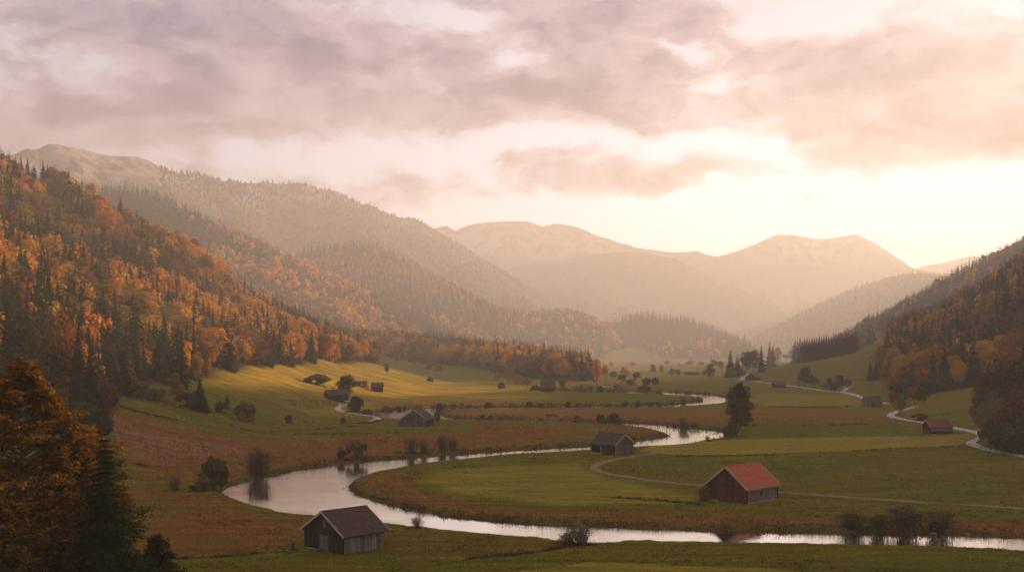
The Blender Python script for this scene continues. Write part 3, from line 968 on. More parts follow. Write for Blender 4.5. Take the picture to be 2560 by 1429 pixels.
rf = np.random.default_rng(21)
forest('left hillside', (-640, -80, 225, 1150, ), 5.2, (11.5, 19), lambda x, y: -0.22 + 0.45 * (1 - sstep(250, 420, y)) + 0.42 * sstep(-0.30, -0.40, x / y) * sstep(480, 620, y), rf)
forest('spur', (-420, 70, 820, 1330), 6.2, (15, 22), lambda x, y: -0.05 + 0 * x, rf)
forest('right hillside', (120, 760, 505, 1250), 6.2, (15, 24), lambda x, y: 0.02 + 0.2 * sstep(700, 1000, y), rf)
n_near = len(TREES)
forest('second hill', (-1250, 520, 1250, 2700), 9.0, (15, 23), lambda x, y: 0.12 + 0.0005 * (x + 400) + 0.55 * sstep(-380, -560, x), rf, lim=-0.10)
forest('right ridge', (330, 1200, 1130, 1900), 8.0, (15, 23), lambda x, y: 0.15 + 0 * x, rf)

TA = np.array([(t[0], t[1], t[2], t[3]) for t in TREES])
DIST = np.hypot(TA[:, 0], TA[:, 1])
# how much of each tree the picture shows: a coarse front-to-back coverage test
CW, CH = 640, 357
cov = np.zeros((CH, CW), bool)
show = np.zeros(len(TREES), int)
k4 = CW / 2560
for i in np.argsort(DIST):
    x, y, z, h = TA[i]
    cx = (HX + x / y * F) * k4
    hw = max(0.5, 0.2 * h / y * F * k4)
    yt, yb = (HY - (z + h - HC) / y * F) * k4, (HY - (z - HC) / y * F) * k4
    a, b, c, e = int(max(0, cx - hw)), int(min(CW, cx + hw + 1)), int(max(0, yt)), int(min(CH, yb + 1))
    if b > a and e > c:
        sub = cov[c:e, a:b]
        show[i] = (~sub).sum()
        sub[:] = True
IND = set()
for conif_ in (True, False):
    ids = [i for i in range(n_near) if TREES[i][4] == conif_]
    ids.sort(key=lambda i: -show[i])
    IND |= set(ids[:(250 if conif_ else 285)])

BLM = {k: [proto_mesh('crown', *p, LEAF) for p in src] for k, src in (('hi', BL_HI), ('mid', BL_MID))}
SPM = {k: [proto_mesh('crown', *p, NEEDLE) for p in src] for k, src in (('hi', SP_HI), ('mid', SP_MID))}
tb = trunk_mb(1, 0.016, 6, np.random.default_rng(3)).build('trunk', bark)
TRUNK_B = tb.data
bpy.data.objects.remove(tb)
tb = trunk_mb(1, 0.013).build('trunk', bark)
TRUNK_C = tb.data
bpy.data.objects.remove(tb)


def place_tree(name, label, cat, x, y, z, h, conif, colour, group=None, lod='mid', wscale=1.0, var=None, rng=RNG):
    root = thing(name, label, cat, (x, y, z - 0.15), rng.uniform(0, 6.28), group)
    root.scale = (h * wscale, h * wscale, h)
    if conif:
        me = SPM[lod][int(rng.integers(0, 4)) if var is None else var]
    else:
        me = BLM[lod][int(rng.integers(0, 6)) if var is None else var]
    c = bpy.data.objects.new('crown', me)
    COL.objects.link(c)
    c.parent = root
    v = rng.uniform(0.8, 1.25)
    c.color = (colour[0] * v, colour[1] * v, colour[2] * v, 1)
    t = bpy.data.objects.new('trunk', TRUNK_C if conif else TRUNK_B)
    COL.objects.link(t)
    t.parent = root
    return root


REG_TXT = {'left hillside': 'on the autumn hillside at left', 'spur': 'in the low wood behind the sloping green meadow', 'right hillside': 'in the shaded wood on the right slope'}
for i in sorted(IND):
    x, y, z, h, cf, pal, reg = TREES[i]
    if cf:
        lab, grp, col_ = f'dark green spruce standing {REG_TXT[reg]}', f'spruces {REG_TXT[reg]}', SPRUCE_C
        place_tree('spruce_tree', lab, 'conifer', x, y, z, h, True, col_, grp, 'hi' if DIST[i] < 330 else 'mid')
    else:
        lab, grp, col_ = f'{PALN[pal]} broadleaf tree {REG_TXT[reg]}', f'{PALN[pal]} broadleaf trees {REG_TXT[reg]}', PALA[pal]
        place_tree('broadleaf_tree', lab, 'tree', x, y, z, h, False, col_, grp, 'hi' if DIST[i] < 330 else 'mid')

# the rest of each wood is one mass
def mass(ids, name, label, rng):
    Vs, Fs, Ts, n = [], [], [], 0
    for i in ids:
        x, y, z, h, cf, pal, reg = TREES[i]
        dd = DIST[i]
        if cf:
            src = SP_MID if dd < 420 else SP_LOW if dd < 1250 else SP_FAR
            v, f, t = src[int(rng.integers(0, 4))]
            c = SPRUCE_C
        else:
            src = BL_MID if dd < 330 else BL_LOW if dd < 1250 else BL_FAR
            v, f, t = src[int(rng.integers(0, 6))]
            c = PALA[pal]
        a = rng.uniform(0, 6.28)
        ca, sa = math.cos(a), math.sin(a)
        ws = h * rng.uniform(0.9, 1.2)
        Vs.append(np.stack([(v[:, 0] * ca - v[:, 1] * sa) * ws + x, (v[:, 0] * sa + v[:, 1] * ca) * ws + y, v[:, 2] * h + z - 0.3], 1))
        Fs.append(f + n)
        Ts.append(t * c * rng.uniform(0.78, 1.25))
        n += len(v)
    o = mesh_np(name, np.concatenate(Vs), np.concatenate(Fs), [LEAF], tint=np.concatenate(Ts))
    tag(o, label, kind='stuff')
    return o


rm = np.random.default_rng(33)
for reg, nm, lab in (('left hillside', 'hillside_forest', 'dense autumn forest covering the left hillside'), ('spur', 'spur_forest', 'trees deeper in the low wood behind the sloping meadow'),
                     ('right hillside', 'slope_forest', 'shaded mixed forest covering the right slope'), ('second hill', 'far_forest', 'hazy forest on the second hill and the two knolls'),
                     ('right ridge', 'ridge_forest', 'dark forest on the steep ridge at right')):
    ids = [i for i in range(len(TREES)) if TREES[i][6] == reg and i not in IND]
    mass(ids, nm, lab, rm)

# the farthest woods on the mountain sides: small spires and round heads
def mountain_wood(key, step, zmax, name, label, rng, hr=(8, 13)):
    fn, pts, (x0, x1, y0, y1) = MOUNTAINS[key]
    x, y = grid_pts(x0, x1, y0, y1, step, rng)
    px = HX + x / y * F
    k = (px > -200) & (px < 2760)
    x, y = x[k], y[k]
    z = fn(x, y)
    k = (z > 25) & (z < zmax + np.where((HX + x / y * F) > 400, 350, 0) * (key == 'left') + fbm(x, y, 200, 3, 151) * 60 - rng.uniform(0, 90, len(z)))
    x, y, z = x[k], y[k], z[k]
    k = facing(x, y, z, fn, 14, -0.08)
    x, y, z = x[k], y[k], z[k]
    Vs, Ts, Fs, n = [], [], [], 0
    pr = [far_cone(rng, w) for w in (0.2, 0.26, 0.3, 0.34)]
    mixv = fbm(x, y, 160, 3, 155)
    for i in range(len(x)):
        v, f = pr[int(rng.integers(0, 4))]
        v = np.array(v)
        broad = mixv[i] + rng.normal(0, 0.3) > 0.25
        h = rng.uniform(*hr) * (0.8 if broad else 1.15)
        w = h * (1.7 if broad else 1.0)
        Vs.append(v * np.array([w, w, h]) + np.array([x[i], y[i], z[i] - 0.5]))
        Fs.append(np.array(f) + n)
        Ts.append(np.ones((len(v), 3)) * ((PALA[0] * 0.6 if broad else SPRUCE_C) * rng.uniform(0.75, 1.3)))
        n += len(v)
    Fq = np.concatenate(Fs)[:, :3]
    o = mesh_np(name, np.concatenate(Vs), Fq, [LEAF], tint=np.concatenate(Ts))
    tag(o, label, kind='stuff')


mountain_wood('left', 12, 330, 'mountain_forest', 'faint forest on the flank of the tall left mountain', rm, (7, 12))
mountain_wood('sub', 11, 900, 'shoulder_forest', 'faint forest on the rounded shoulder', rm)
mountain_wood('right', 13, 900, 'slope_wood', 'faint forest on the hazy hill at right', rm)
print('trees', len(TREES), 'individual', len(IND))

# ------------------------------------------------------------------ single trees and shrubs
rs = np.random.default_rng(77)
SHRUB = [proto_mesh('foliage', *broadleaf(rs, nb, nl, 0.082, wr=1.0, low=0.0, shape=0.5), LEAF) for nb, nl in ((26, 3200), (34, 3600), (22, 2800), (40, 3800))]
LOOSE = [proto_mesh('foliage', *broadleaf(rs, 34, 560, 0.058, wr=1.0, low=0.04, shape=0.2), LEAF) for _ in range(3)]


def twig_mesh(rng, n, spread, thin=0.006):
    """a bare bush: many fine shoots rising and forking from the base"""
    mb = MB()
    for k in range(n):
        a = rng.uniform(0, 6.28)
        lean = rng.uniform(0.05, spread)
        h = rng.uniform(0.55, 1.0) * (1 - 0.35 * lean)
        p0 = Vector((rng.normal(0, 0.12), rng.normal(0, 0.12), -0.02))
        p1 = p0 + Vector((math.cos(a) * lean * 0.30, math.sin(a) * lean * 0.30, h * 0.5))
        p2 = p0 + Vector((math.cos(a) * lean * 0.50, math.sin(a) * lean * 0.50, h))
        mb.tube([p0, p1, p2], [thin * 1.6, thin, thin * 0.4], 3, rng.uniform(0.8, 1.2))
        for j in range(7):
            t = rng.uniform(0.25, 0.95)
            b = p0.lerp(p1, t * 2) if t < 0.5 else p1.lerp(p2, t * 2 - 1)
            q = b + Vector((rng.normal(0, 0.11), rng.normal(0, 0.11), rng.uniform(0.05, 0.22)))
            mb.tube([b, (b + q) / 2 + Vector((rng.normal(0, 0.012), 0, 0.01)), q], [thin * 0.6, thin * 0.45, thin * 0.2], 3, rng.uniform(0.8, 1.2))
    return mb


twigm, g, out = material('bare_twigs')
at_ = g.node('ShaderNodeAttribute', attribute_name='tint')
bs = g.node('ShaderNodeBsdfDiffuse', {'Color': g.mix(1.0, (0.085, 0.060, 0.042), at_.outputs['Color'], 'MULTIPLY')})
g.l.new(bs.outputs[0], out.inputs[0])


def data_of(mb, name, mat):
    o = mb.build(name, mat)
    me = o.data
    bpy.data.objects.remove(o)
    return me


TWIGS = [data_of(twig_mesh(rs, 70, 0.75), 'branches', twigm), data_of(twig_mesh(rs, 56, 0.55), 'branches', twigm), data_of(twig_mesh(rs, 80, 0.85, 0.005), 'branches', twigm)]
STEM = data_of(trunk_mb(1, 0.03, 4, np.random.default_rng(8)), 'stem', bark)

GREEN = (0.090, 0.090, 0.024)
DARK = (0.070, 0.074, 0.024)
OLIVE = (0.190, 0.155, 0.040)
PALE = (0.30, 0.24, 0.07)
GOLDC = (0.28, 0.155, 0.035)
ORANGE = (0.26, 0.100, 0.022)
BROWNC = (0.120, 0.065, 0.028)


def child(name, me, parent, colour=None, loc=(0, 0, 0), scale=None):
    o = bpy.data.objects.new(name, me)
    COL.objects.link(o)
    o.parent = parent
    o.location = loc
    if scale: o.scale = scale
    if colour is not None: o.color = (*[float(c) for c in colour], 1)
    return o


SKIRT = []


def plant(px, py, hpx, wpx, style, colour, label, name=None, cat=None, group=None, dist=None):
    """style: bush, loose, bare, tree, spruce; sizes are what the photograph shows, turned into metres at the plant's distance"""
    x, y, z = at(px, py)
    if dist:
        x, y = (px - HX) / F * dist, dist
        z = float(gz(x, y))
    k = math.hypot(x, y) / F
    h, w = hpx * k, wpx * k
    name = name or {'bush': 'shrub', 'loose': 'shrub', 'bare': 'bare_shrub', 'tree': 'tree', 'spruce': 'spruce_tree'}[style]
    cat = cat or {'bush': 'shrub', 'loose': 'shrub', 'bare': 'shrub', 'tree': 'tree', 'spruce': 'conifer'}[style]
    root = thing(name, label, cat, (x, y, z - 0.12 * h * 0.3), rs.uniform(0, 6.28), group)
    if style in ('bush', 'loose', 'bare') and y < 600:
        SKIRT.append((x, y, w, h))
    if style == 'bush':
        child('foliage', SHRUB[int(rs.integers(0, 4))], root, colour, scale=(w, w, h * 1.03))
        child('stem', STEM, root, scale=(w * 0.9, w * 0.9, h * 0.7))
    elif style == 'loose':
        child('foliage', LOOSE[int(rs.integers(0, 3))], root, colour, scale=(w, w, h))
        child('branches', TWIGS[int(rs.integers(0, 3))], root, scale=(w * 0.9, w * 0.9, h * 0.95))
    elif style == 'bare':
        child('branches', TWIGS[int(rs.integers(0, 3))], root, scale=(w * 1.1, w * 1.1, h))
        child('foliage', LOOSE[int(rs.integers(0, 3))], root, colour, scale=(w * 0.9, w * 0.9, h * 0.9)) if colour is not None else None
    elif style == 'tree':
        wr = BL_SPEC
        v = int(rs.integers(0, 6))
        s = w / wr[v][1] * 0.95
        child('crown', BLM['hi' if y < 450 else 'mid'][v], root, colour, scale=(s, s, h))
        child('trunk', TRUNK_B, root, scale=(h * 1.1, h * 1.1, h))
    else:
        v = int(rs.integers(0, 4))
        s = w / (2 * SP_SPEC[v]) * 0.95
        child('crown', SPM['hi' if y < 450 else 'mid'][v], root, colour, scale=(s, s, h))
        child('trunk', TRUNK_C, root, scale=(h, h, h))
    return root


# left meadow and the near bank
plant(610, 1052, 54, 56, 'bush', OLIVE, 'round olive shrub alone on the left hill meadow')
plant(552, 1032, 32, 27, 'bush', DARK, 'small dark shrub at the foot of the left wood')
plant(567, 1022, 42, 18, 'bare', (0.2, 0.08, 0.03), 'thin bare sapling behind the small dark shrub by the wood')
plant(721, 1057, 21, 20, 'bush', DARK, 'little dark shrub on the green slope above the brown marsh')
plant(534, 1224, 88, 76, 'bush', (0.10, 0.090, 0.028), 'tall round green shrub at the left end of the river bend', name='riverside_shrub')
plant(508, 1226, 46, 48, 'bush', OLIVE, 'low olive shrub beside the tall round one at the river bend', name='riverside_shrub')
plant(484, 1228, 18, 22, 'bush', DARK, 'smallest dark shrub left of the river bend', name='riverside_shrub')
plant(645, 1190, 88, 70, 'bare', (0.105, 0.07, 0.035), 'large leafless willow on the bank above the river bend', name='willow')
plant(437, 1226, 42, 32, 'bare', (0.15, 0.13, 0.04), 'tuft of pale upright shoots in the brown marsh')
plant(894, 1146, 52, 56, 'bush', OLIVE, 'round grey green willow shrub on the far river bank, large leaning one', name='riverside_shrub')
plant(855, 1148, 28, 26, 'bush', DARK, 'dark low shrub just left of the round grey green willow', name='riverside_shrub')
plant(1030, 1134, 48, 40, 'loose', OLIVE, 'feathery willow pair on the far river bank, left half', name='riverside_shrub')
plant(1058, 1133, 42, 36, 'loose', OLIVE, 'feathery willow pair on the far river bank, right half', name='riverside_shrub')
plant(1103, 1126, 48, 46, 'loose', BROWNC, 'brownish willow shrub next to the bare forked one on the bank', name='riverside_shrub')
plant(1130, 1127, 38, 36, 'bare', (0.10, 0.07, 0.03), 'bare forked shrub right of the brownish willow on the bank')
plant(1092, 1061, 36, 19, 'tree', (0.060, 0.070, 0.020), 'slim green tree against the right corner of the grey gabled barn')
plant(864, 1000, 66, 58, 'tree', DARK, 'tall dark leafy tree shading the shed on the left meadow')
plant(889, 1031, 42, 38, 'bush', DARK, 'dense dark shrub where the gravel lane bends by the pool')
plant(914, 1036, 16, 22, 'bush', DARK, 'low shrub between the lane bend and the river pool')
plant(910, 968, 19, 19, 'bush', OLIVE, 'round shrub right of the half hidden shed roof')
plant(791, 961, 30, 60, 'bush', (0.12, 0.08, 0.025), 'wide bushy thicket at the edge of the golden meadow')
plant(1100, 1023, 16, 24, 'bush', BROWNC, 'brown shrub at the right end of the river pool')
plant(977, 1027, 9, 12, 'bush', DARK, 'tiny shrub on the bank above the river pool')
plant(998, 1024, 11, 15, 'bush', DARK, 'small dark shrub on the bank above the river pool')
HG = 'small shrubs in the dark hedge along the far channel'
for px_, h_, w_, lb in ((1222, 12, 24, 'wide low shrub at the left end of the far hedge'), (1323, 16, 14, 'dark pointed shrub in the left half of the far hedge'), (1351, 10, 12, 'small rounded shrub in the left half of the far hedge'),
                        (1421, 14, 14, 'brownish shrub standing out of the far hedge'), (1446, 10, 14, 'low dark shrub right of the brownish one in the far hedge'), (1563, 17, 15, 'tall dark shrub in the middle of the far hedge'),
                        (1596, 17, 15, 'round dark shrub in the right half of the far hedge'), (1627, 13, 14, 'low round shrub in the right half of the far hedge'), (1647, 15, 18, 'last dark shrub of the far hedge beside the open water')):
    plant(px_, 1017, h_, w_, 'bush', DARK, lb, group=HG)
plant(1205, 1048, 13, 14, 'bush', DARK, 'left of two dark shrubs on the narrow channel bank')
plant(1225, 1048, 11, 13, 'bush', DARK, 'right of two dark shrubs on the narrow channel bank')
plant(1443, 1053, 16, 12, 'bush', DARK, 'upright dark shrub alone on the narrow channel bank')
plant(1501, 1058, 26, 24, 'bush', DARK, 'dark round shrub left of the broad brown one on the channel bank')
plant(1533, 1059, 28, 37, 'bush', (0.075, 0.06, 0.024), 'broad brown green shrub on the channel bank behind the plank barn')
plant(1709, 1068, 34, 35, 'loose', PALE, 'pale willow shrub on the bank mirrored in the river')
plant(1769, 1102, 17, 15, 'loose', ORANGE, 'small orange leaved shrub on the inner river bank')
# the big trees on the river
plant(1838, 1060, 104, 46, 'tree', (0.11, 0.090, 0.03), 'paler tree rising behind the tall green river tree')
plant(1828, 1092, 38, 46, 'bush', BROWNC, 'brown shrub at the foot of the tall river tree')
plant(1866, 1002, 38, 28, 'tree', DARK, 'dark pine topped tree showing beside the tall river tree')
# orange trees by the low wood and in the middle of the valley
plant(1242, 958, 31, 26, 'tree', ORANGE, 'round orange tree left of the two in front of the low wood')
plant(1271, 958, 42, 40, 'tree', ORANGE, 'broad orange tree behind the small dark hut')
plant(1295, 961, 24, 27, 'bush', GOLDC, 'low golden shrub right of the broad orange tree')
plant(1317, 973, 36, 32, 'tree', (0.17, 0.115, 0.032), 'pale olive tree left of the rounded black shed')
plant(1407, 974, 35, 26, 'tree', OLIVE, 'olive tree just right of the steep roofed barn')
plant(1407, 944, 44, 37, 'tree', GOLDC, 'pale golden tree at the right tip of the low wood')
plant(1443, 930, 23, 19, 'tree', GOLDC, 'small golden tree far out on the valley floor')
plant(1036, 909, 17, 10, 'spruce', DARK, 'small spruce alone on the sloping green meadow')
plant(991, 902, 16, 9, 'spruce', DARK, 'tiny spruce at the upper edge of the sloping green meadow')
plant(1071, 923, 35, 27, 'spruce', DARK, 'broad dark spruce left of the red roofed hut on the slope')
plant(1101, 914, 26, 16, 'tree', ORANGE, 'orange tree behind the red roofed hut on the slope')
plant(967, 936, 30, 15, 'tree', BROWNC, 'brown sapling at the corner of the left wood')
GV = 'trees in the grove on the far valley floor'
for px_, py_, h_, w_, st_, c_, lb in ((1433, 952, 23, 18, 'tree', OLIVE, 'leftmost low tree of the grove on the valley floor'), (1449, 952, 22, 17, 'tree', DARK, 'low dark tree second in the valley floor grove'),
                                      (1470, 951, 25, 18, 'tree', DARK, 'rounded dark tree third in the valley floor grove'), (1493, 951, 36, 20, 'tree', BROWNC, 'slender brown tree left of the tall golden one in the grove'),
                                      (1513, 951, 44, 24, 'tree', GOLDC, 'tall golden tree in the middle of the valley floor grove'), (1534, 949, 24, 22, 'tree', DARK, 'dark tree right of the tall golden one in the grove'),
                                      (1562, 951, 38, 25, 'tree', GOLDC, 'golden topped tree in the right half of the grove'), (1555, 958, 26, 26, 'tree', DARK, 'dark broad tree in front of the golden topped one'),
                                      (1590, 954, 28, 26, 'tree', DARK, 'dark rounded tree at the right end of the grove'), (1574, 962, 16, 20, 'bush', BROWNC, 'low brown thicket in front of the grove')):
    plant(px_, py_, h_, w_, st_, c_, lb, group=GV)
plant(1616, 962, 21, 20, 'bush', DARK, 'left of a pair of round dark shrubs right of the grove')
plant(1638, 963, 23, 20, 'bush', DARK, 'right of a pair of round dark shrubs right of the grove')
plant(1612, 983, 23, 35, 'bush', DARK, 'big dome shaped dark shrub on the upper river bank')
plant(1648, 986, 10, 18, 'bush', DARK, 'low flat shrub beside the dome shaped one on the upper bank')
plant(1632, 934, 25, 18, 'tree', DARK, 'left of two small dark trees on the distant hay field')
plant(1654, 934, 25, 15, 'tree', DARK, 'right of two small dark trees on the distant hay field')
plant(1680, 938, 18, 16, 'bush', DARK, 'dark shrub starting the distant hedge row')
plant(1694, 938, 17, 16, 'bush', DARK, 'second dark shrub in the distant hedge row')
plant(1725, 938, 10, 44, 'bush', DARK, 'long low part of the distant hedge row')
plant(1760, 937, 11, 12, 'bush', DARK, 'single small shrub right of the distant hedge row')
plant(1775, 950, 42, 29, 'tree', BROWNC, 'brown tree alone in front of the conifer clump')
plant(1707, 1004, 13, 14, 'bush', OLIVE, 'small shrub on the grassy tongue inside the far bend')
plant(1478, 978, 13, 13, 'bush', DARK, 'left dark shrub by the far pool')
plant(1503, 978, 14, 18, 'bush', DARK, 'right dark shrub by the far pool')
plant(1454, 978, 8, 26, 'bush', BROWNC, 'flat brown thicket by the far pool')
# near right bank and barns
plant(1762, 1252, 40, 32, 'bush', OLIVE, 'shrub growing against the left wall of the red roofed barn')
plant(2131, 1321, 50, 84, 'bare', BROWNC, 'brown leafless shrub left of the big twiggy one on the near bank', name='bare_shrub')
plant(2258, 1326, 72, 128, 'bare', (0.07, 0.05, 0.03), 'largest dark twiggy shrub on the near river bank', name='bare_shrub')
plant(2201, 1322, 42, 70, 'bare', DARK, 'lower twiggy shrub between the brown and the largest one', name='bare_shrub')
plant(2346, 1326, 64, 92, 'bare', (0.16, 0.11, 0.06), 'pale leafless shrub at the right end of the near bank', name='bare_shrub')
plant(1044, 1321, 38, 42, 'loose', PALE, 'small pale leaved shrub on the near bank right of the brown barn')
plant(1449, 1362, 72, 100, 'loose', (0.22, 0.19, 0.05), 'dark loose shrub in front of the shining river')
plant(1420, 1360, 38, 60, 'loose', (0.22, 0.18, 0.05), 'lower spreading shrub at the left of the dark loose one')
plant(733, 1374, 24, 18, 'bare', None, 'bundle of dry stalks by the left corner of the brown barn')
plant(2299, 1051, 18, 36, 'bush', (0.10, 0.055, 0.04), 'low purple brown thicket above the road')
# right meadow
CL = 'trees of the clump left of the conifer row'
for px_, py_, h_, w_, st_, c_, lb in ((1826, 943, 70, 42, 'spruce', SPRUCE_C, 'dark spruce at the left end of the clump by the farmhouse'), (1843, 941, 56, 36, 'spruce', SPRUCE_C, 'shorter spruce second in the clump by the farmhouse'),
                                      (1864, 938, 66, 44, 'tree', BROWNC, 'broad brown tree in the middle of the clump by the farmhouse'), (1884, 934, 62, 34, 'tree', BROWNC, 'brown tree right of the broad one in the clump'),
                                      (1903, 930, 68, 34, 'spruce', SPRUCE_C, 'slim spruce left of the tallest in the clump'), (1924, 922, 68, 34, 'spruce', SPRUCE_C, 'tallest slim spruce of the clump by the farmhouse'),
                                      (1932, 918, 58, 30, 'spruce', SPRUCE_C, 'spruce right of the tallest one in the clump'), (1945, 908, 42, 26, 'tree', BROWNC, 'small brown tree at the right end of the clump'),
                                      (1828, 950, 36, 30, 'tree', OLIVE, 'low olive tree in front of the clump by the farmhouse'), (1850, 948, 30, 30, 'tree', BROWNC, 'low brown tree beside the farmhouse gravel')):
    plant(px_, py_, h_, w_, st_, c_, lb, group=CL)
CR = 'spruces of the dense dark row on the right meadow'
for i_, px_ in enumerate(np.linspace(1988, 2138, 26)):
    t_ = (px_ - 1988) / 150
    plant(px_, 908 - 29 * t_ ** 1.3 + rs.uniform(-1.5, 0), (62 - 8 * t_) * rs.uniform(0.9, 1.1), 34, 'spruce', SPRUCE_C, 'dark spruce in the dense straight row on the right meadow', group=CR)
plant(1982, 905, 46, 20, 'tree', BROWNC, 'rust brown tree at the left end of the spruce row')
plant(2013, 969, 53, 36, 'tree', (0.085, 0.060, 0.026), 'tall dark tree in the middle of the meadow trio')
plant(2036, 969, 30, 30, 'tree', BROWNC, 'lower brown tree right in the meadow trio')
plant(1996, 967, 24, 16, 'tree', OLIVE, 'small yellowish tree left in the meadow trio')
plant(2098, 977, 40, 30, 'tree', (0.085, 0.055, 0.026), 'dark tree beside the hut among the trees')
plant(2121, 973, 28, 20, 'tree', BROWNC, 'brown tree at the right of the hut among the trees')
plant(2086, 979, 24, 24, 'bush', DARK, 'dark shrub in front of the hut among the trees')
plant(2062, 975, 18, 22, 'bush', OLIVE, 'low olive shrub left of the hut among the trees')
plant(2176, 951, 48, 32, 'spruce', SPRUCE_C, 'left spruce of the pair on the right meadow edge')
plant(2190, 949, 44, 30, 'spruce', SPRUCE_C, 'right spruce of the pair on the right meadow edge')
plant(2204, 945, 26, 20, 'tree', OLIVE, 'small olive tree beside the spruce pair on the meadow edge')
plant(2234, 1016, 40, 26, 'tree', ORANGE, 'orange tree by the road left of the round olive one')
plant(2251, 1038, 52, 32, 'tree', OLIVE, 'round olive tree inside the road bend')
plant(2260, 998, 42, 28, 'spruce', (0.025, 0.034, 0.022), 'dark blue green pine behind the round olive tree')
plant(2286, 1014, 58, 40, 'tree', ORANGE, 'bright orange tree at the foot of the right wood')
plant(2308, 1012, 46, 36, 'tree', DARK, 'dark tree right of the bright orange one at the wood foot')
RC = 'trees of the dark clump beside the road bend at right'
for px_, dd, h_, w_, st_, c_, lb in ((2462, 316, 15, 8, 'tree', BROWNC, 'brown tree at the left edge of the roadside clump'), (2484, 300, 13, 9, 'tree', OLIVE, 'olive tree low in the front of the roadside clump'),
                                     (2476, 326, 19, 9, 'tree', BROWNC, 'tall brown tree at the back of the roadside clump'), (2510, 312, 21, 10, 'tree', BROWNC, 'tallest brown tree of the roadside clump'),
                                     (2505, 292, 12, 8, 'tree', OLIVE, 'yellowish green tree in the middle of the roadside clump'), (2536, 300, 20, 10, 'tree', DARK, 'dark broad tree right of the tallest in the clump'),
                                     (2560, 318, 24, 8, 'spruce', SPRUCE_C, 'spruce showing at the right edge of the picture'), (2545, 282, 14, 9, 'tree', (0.14, 0.06, 0.025), 'reddish tree at the right edge above the road'),
                                     (2580, 290, 17, 11, 'tree', BROWNC, 'brown tree cut off by the right picture edge'), (2530, 276, 9, 9, 'bush', DARK, 'dark undergrowth shrub above the road at right'),
                                     (2492, 288, 8, 8, 'bush', DARK, 'dark shrub at the road edge under the clump'), (2562, 272, 9, 9, 'bush', DARK, 'dark shrub at the far right above the road'), (2605, 300, 21, 11, 'tree', BROWNC, 'brown tree just beyond the right picture edge')):
    kk = F / dd
    plant(px_, 1100, h_ * kk, w_ * kk, st_, c_, lb, group=RC, dist=dd)
# dark trees at the foot of the left wood
LD = 'tall dark trees behind the foreground at left'
for px_, dd, h_, w_, st_, c_, lb in ((18, 262, 25, 9, 'spruce', SPRUCE_C, 'tall dark spruce at the left picture edge'), (62, 255, 24, 11, 'tree', (0.06, 0.045, 0.02), 'dark broad tree beside the spruce at the left edge'),
                                     (104, 262, 26, 11, 'tree', (0.07, 0.048, 0.02), 'dark tall tree left of the rust topped one'), (152, 268, 27, 11, 'tree', (0.21, 0.080, 0.02), 'rust topped tall tree among the dark ones at left'),
                                     (196, 262, 25, 9, 'spruce', SPRUCE_C, 'dark spruce right of the rust topped tree'), (226, 258, 22, 8, 'spruce', SPRUCE_C, 'slim dark spruce at the meadow edge on the left'),
                                     (246, 262, 16, 9, 'tree', BROWNC, 'brown tree at the meadow edge beside the slim spruce'), (84, 240, 15, 10, 'tree', DARK, 'lower dark tree in front of the tall dark ones'),
                                     (150, 238, 13, 10, 'tree', DARK, 'dark undergrowth tree below the rust topped one'), (215, 240, 11, 9, 'bush', DARK, 'dark shrub filling the foot of the slim spruce')):
    kk = F / dd
    plant(px_, 1060, h_ * kk, w_ * kk, st_, c_, lb, group=LD, dist=dd)
for px_, py_, h_, w_, st_, c_, lb in ((285, 975, 66, 50, 'tree', GOLDC, 'golden low tree at the left wood edge'), (318, 972, 62, 34, 'tree', GOLDC, 'golden cone shaped tree at the left wood edge'), (345, 990, 40, 60, 'bush', OLIVE, 'olive thicket below the golden trees at the wood edge'),
                                      (390, 1002, 36, 52, 'bush', OLIVE, 'second olive thicket along the left wood edge'), (500, 1027, 80, 56, 'spruce', SPRUCE_C, 'broad dark spruce standing out on the left meadow'), (470, 1020, 44, 50, 'bush', (0.07, 0.05, 0.02), 'dark thicket left of the broad spruce on the meadow'),
                                      (440, 1000, 72, 42, 'tree', GOLDC, 'golden tree behind the broad dark spruce'), (492, 960, 84, 32, 'tree', GOLDC, 'slender golden tree above the broad dark spruce')):
    plant(px_, py_, h_, w_, st_, c_, lb, group='trees and thickets along the left wood edge')


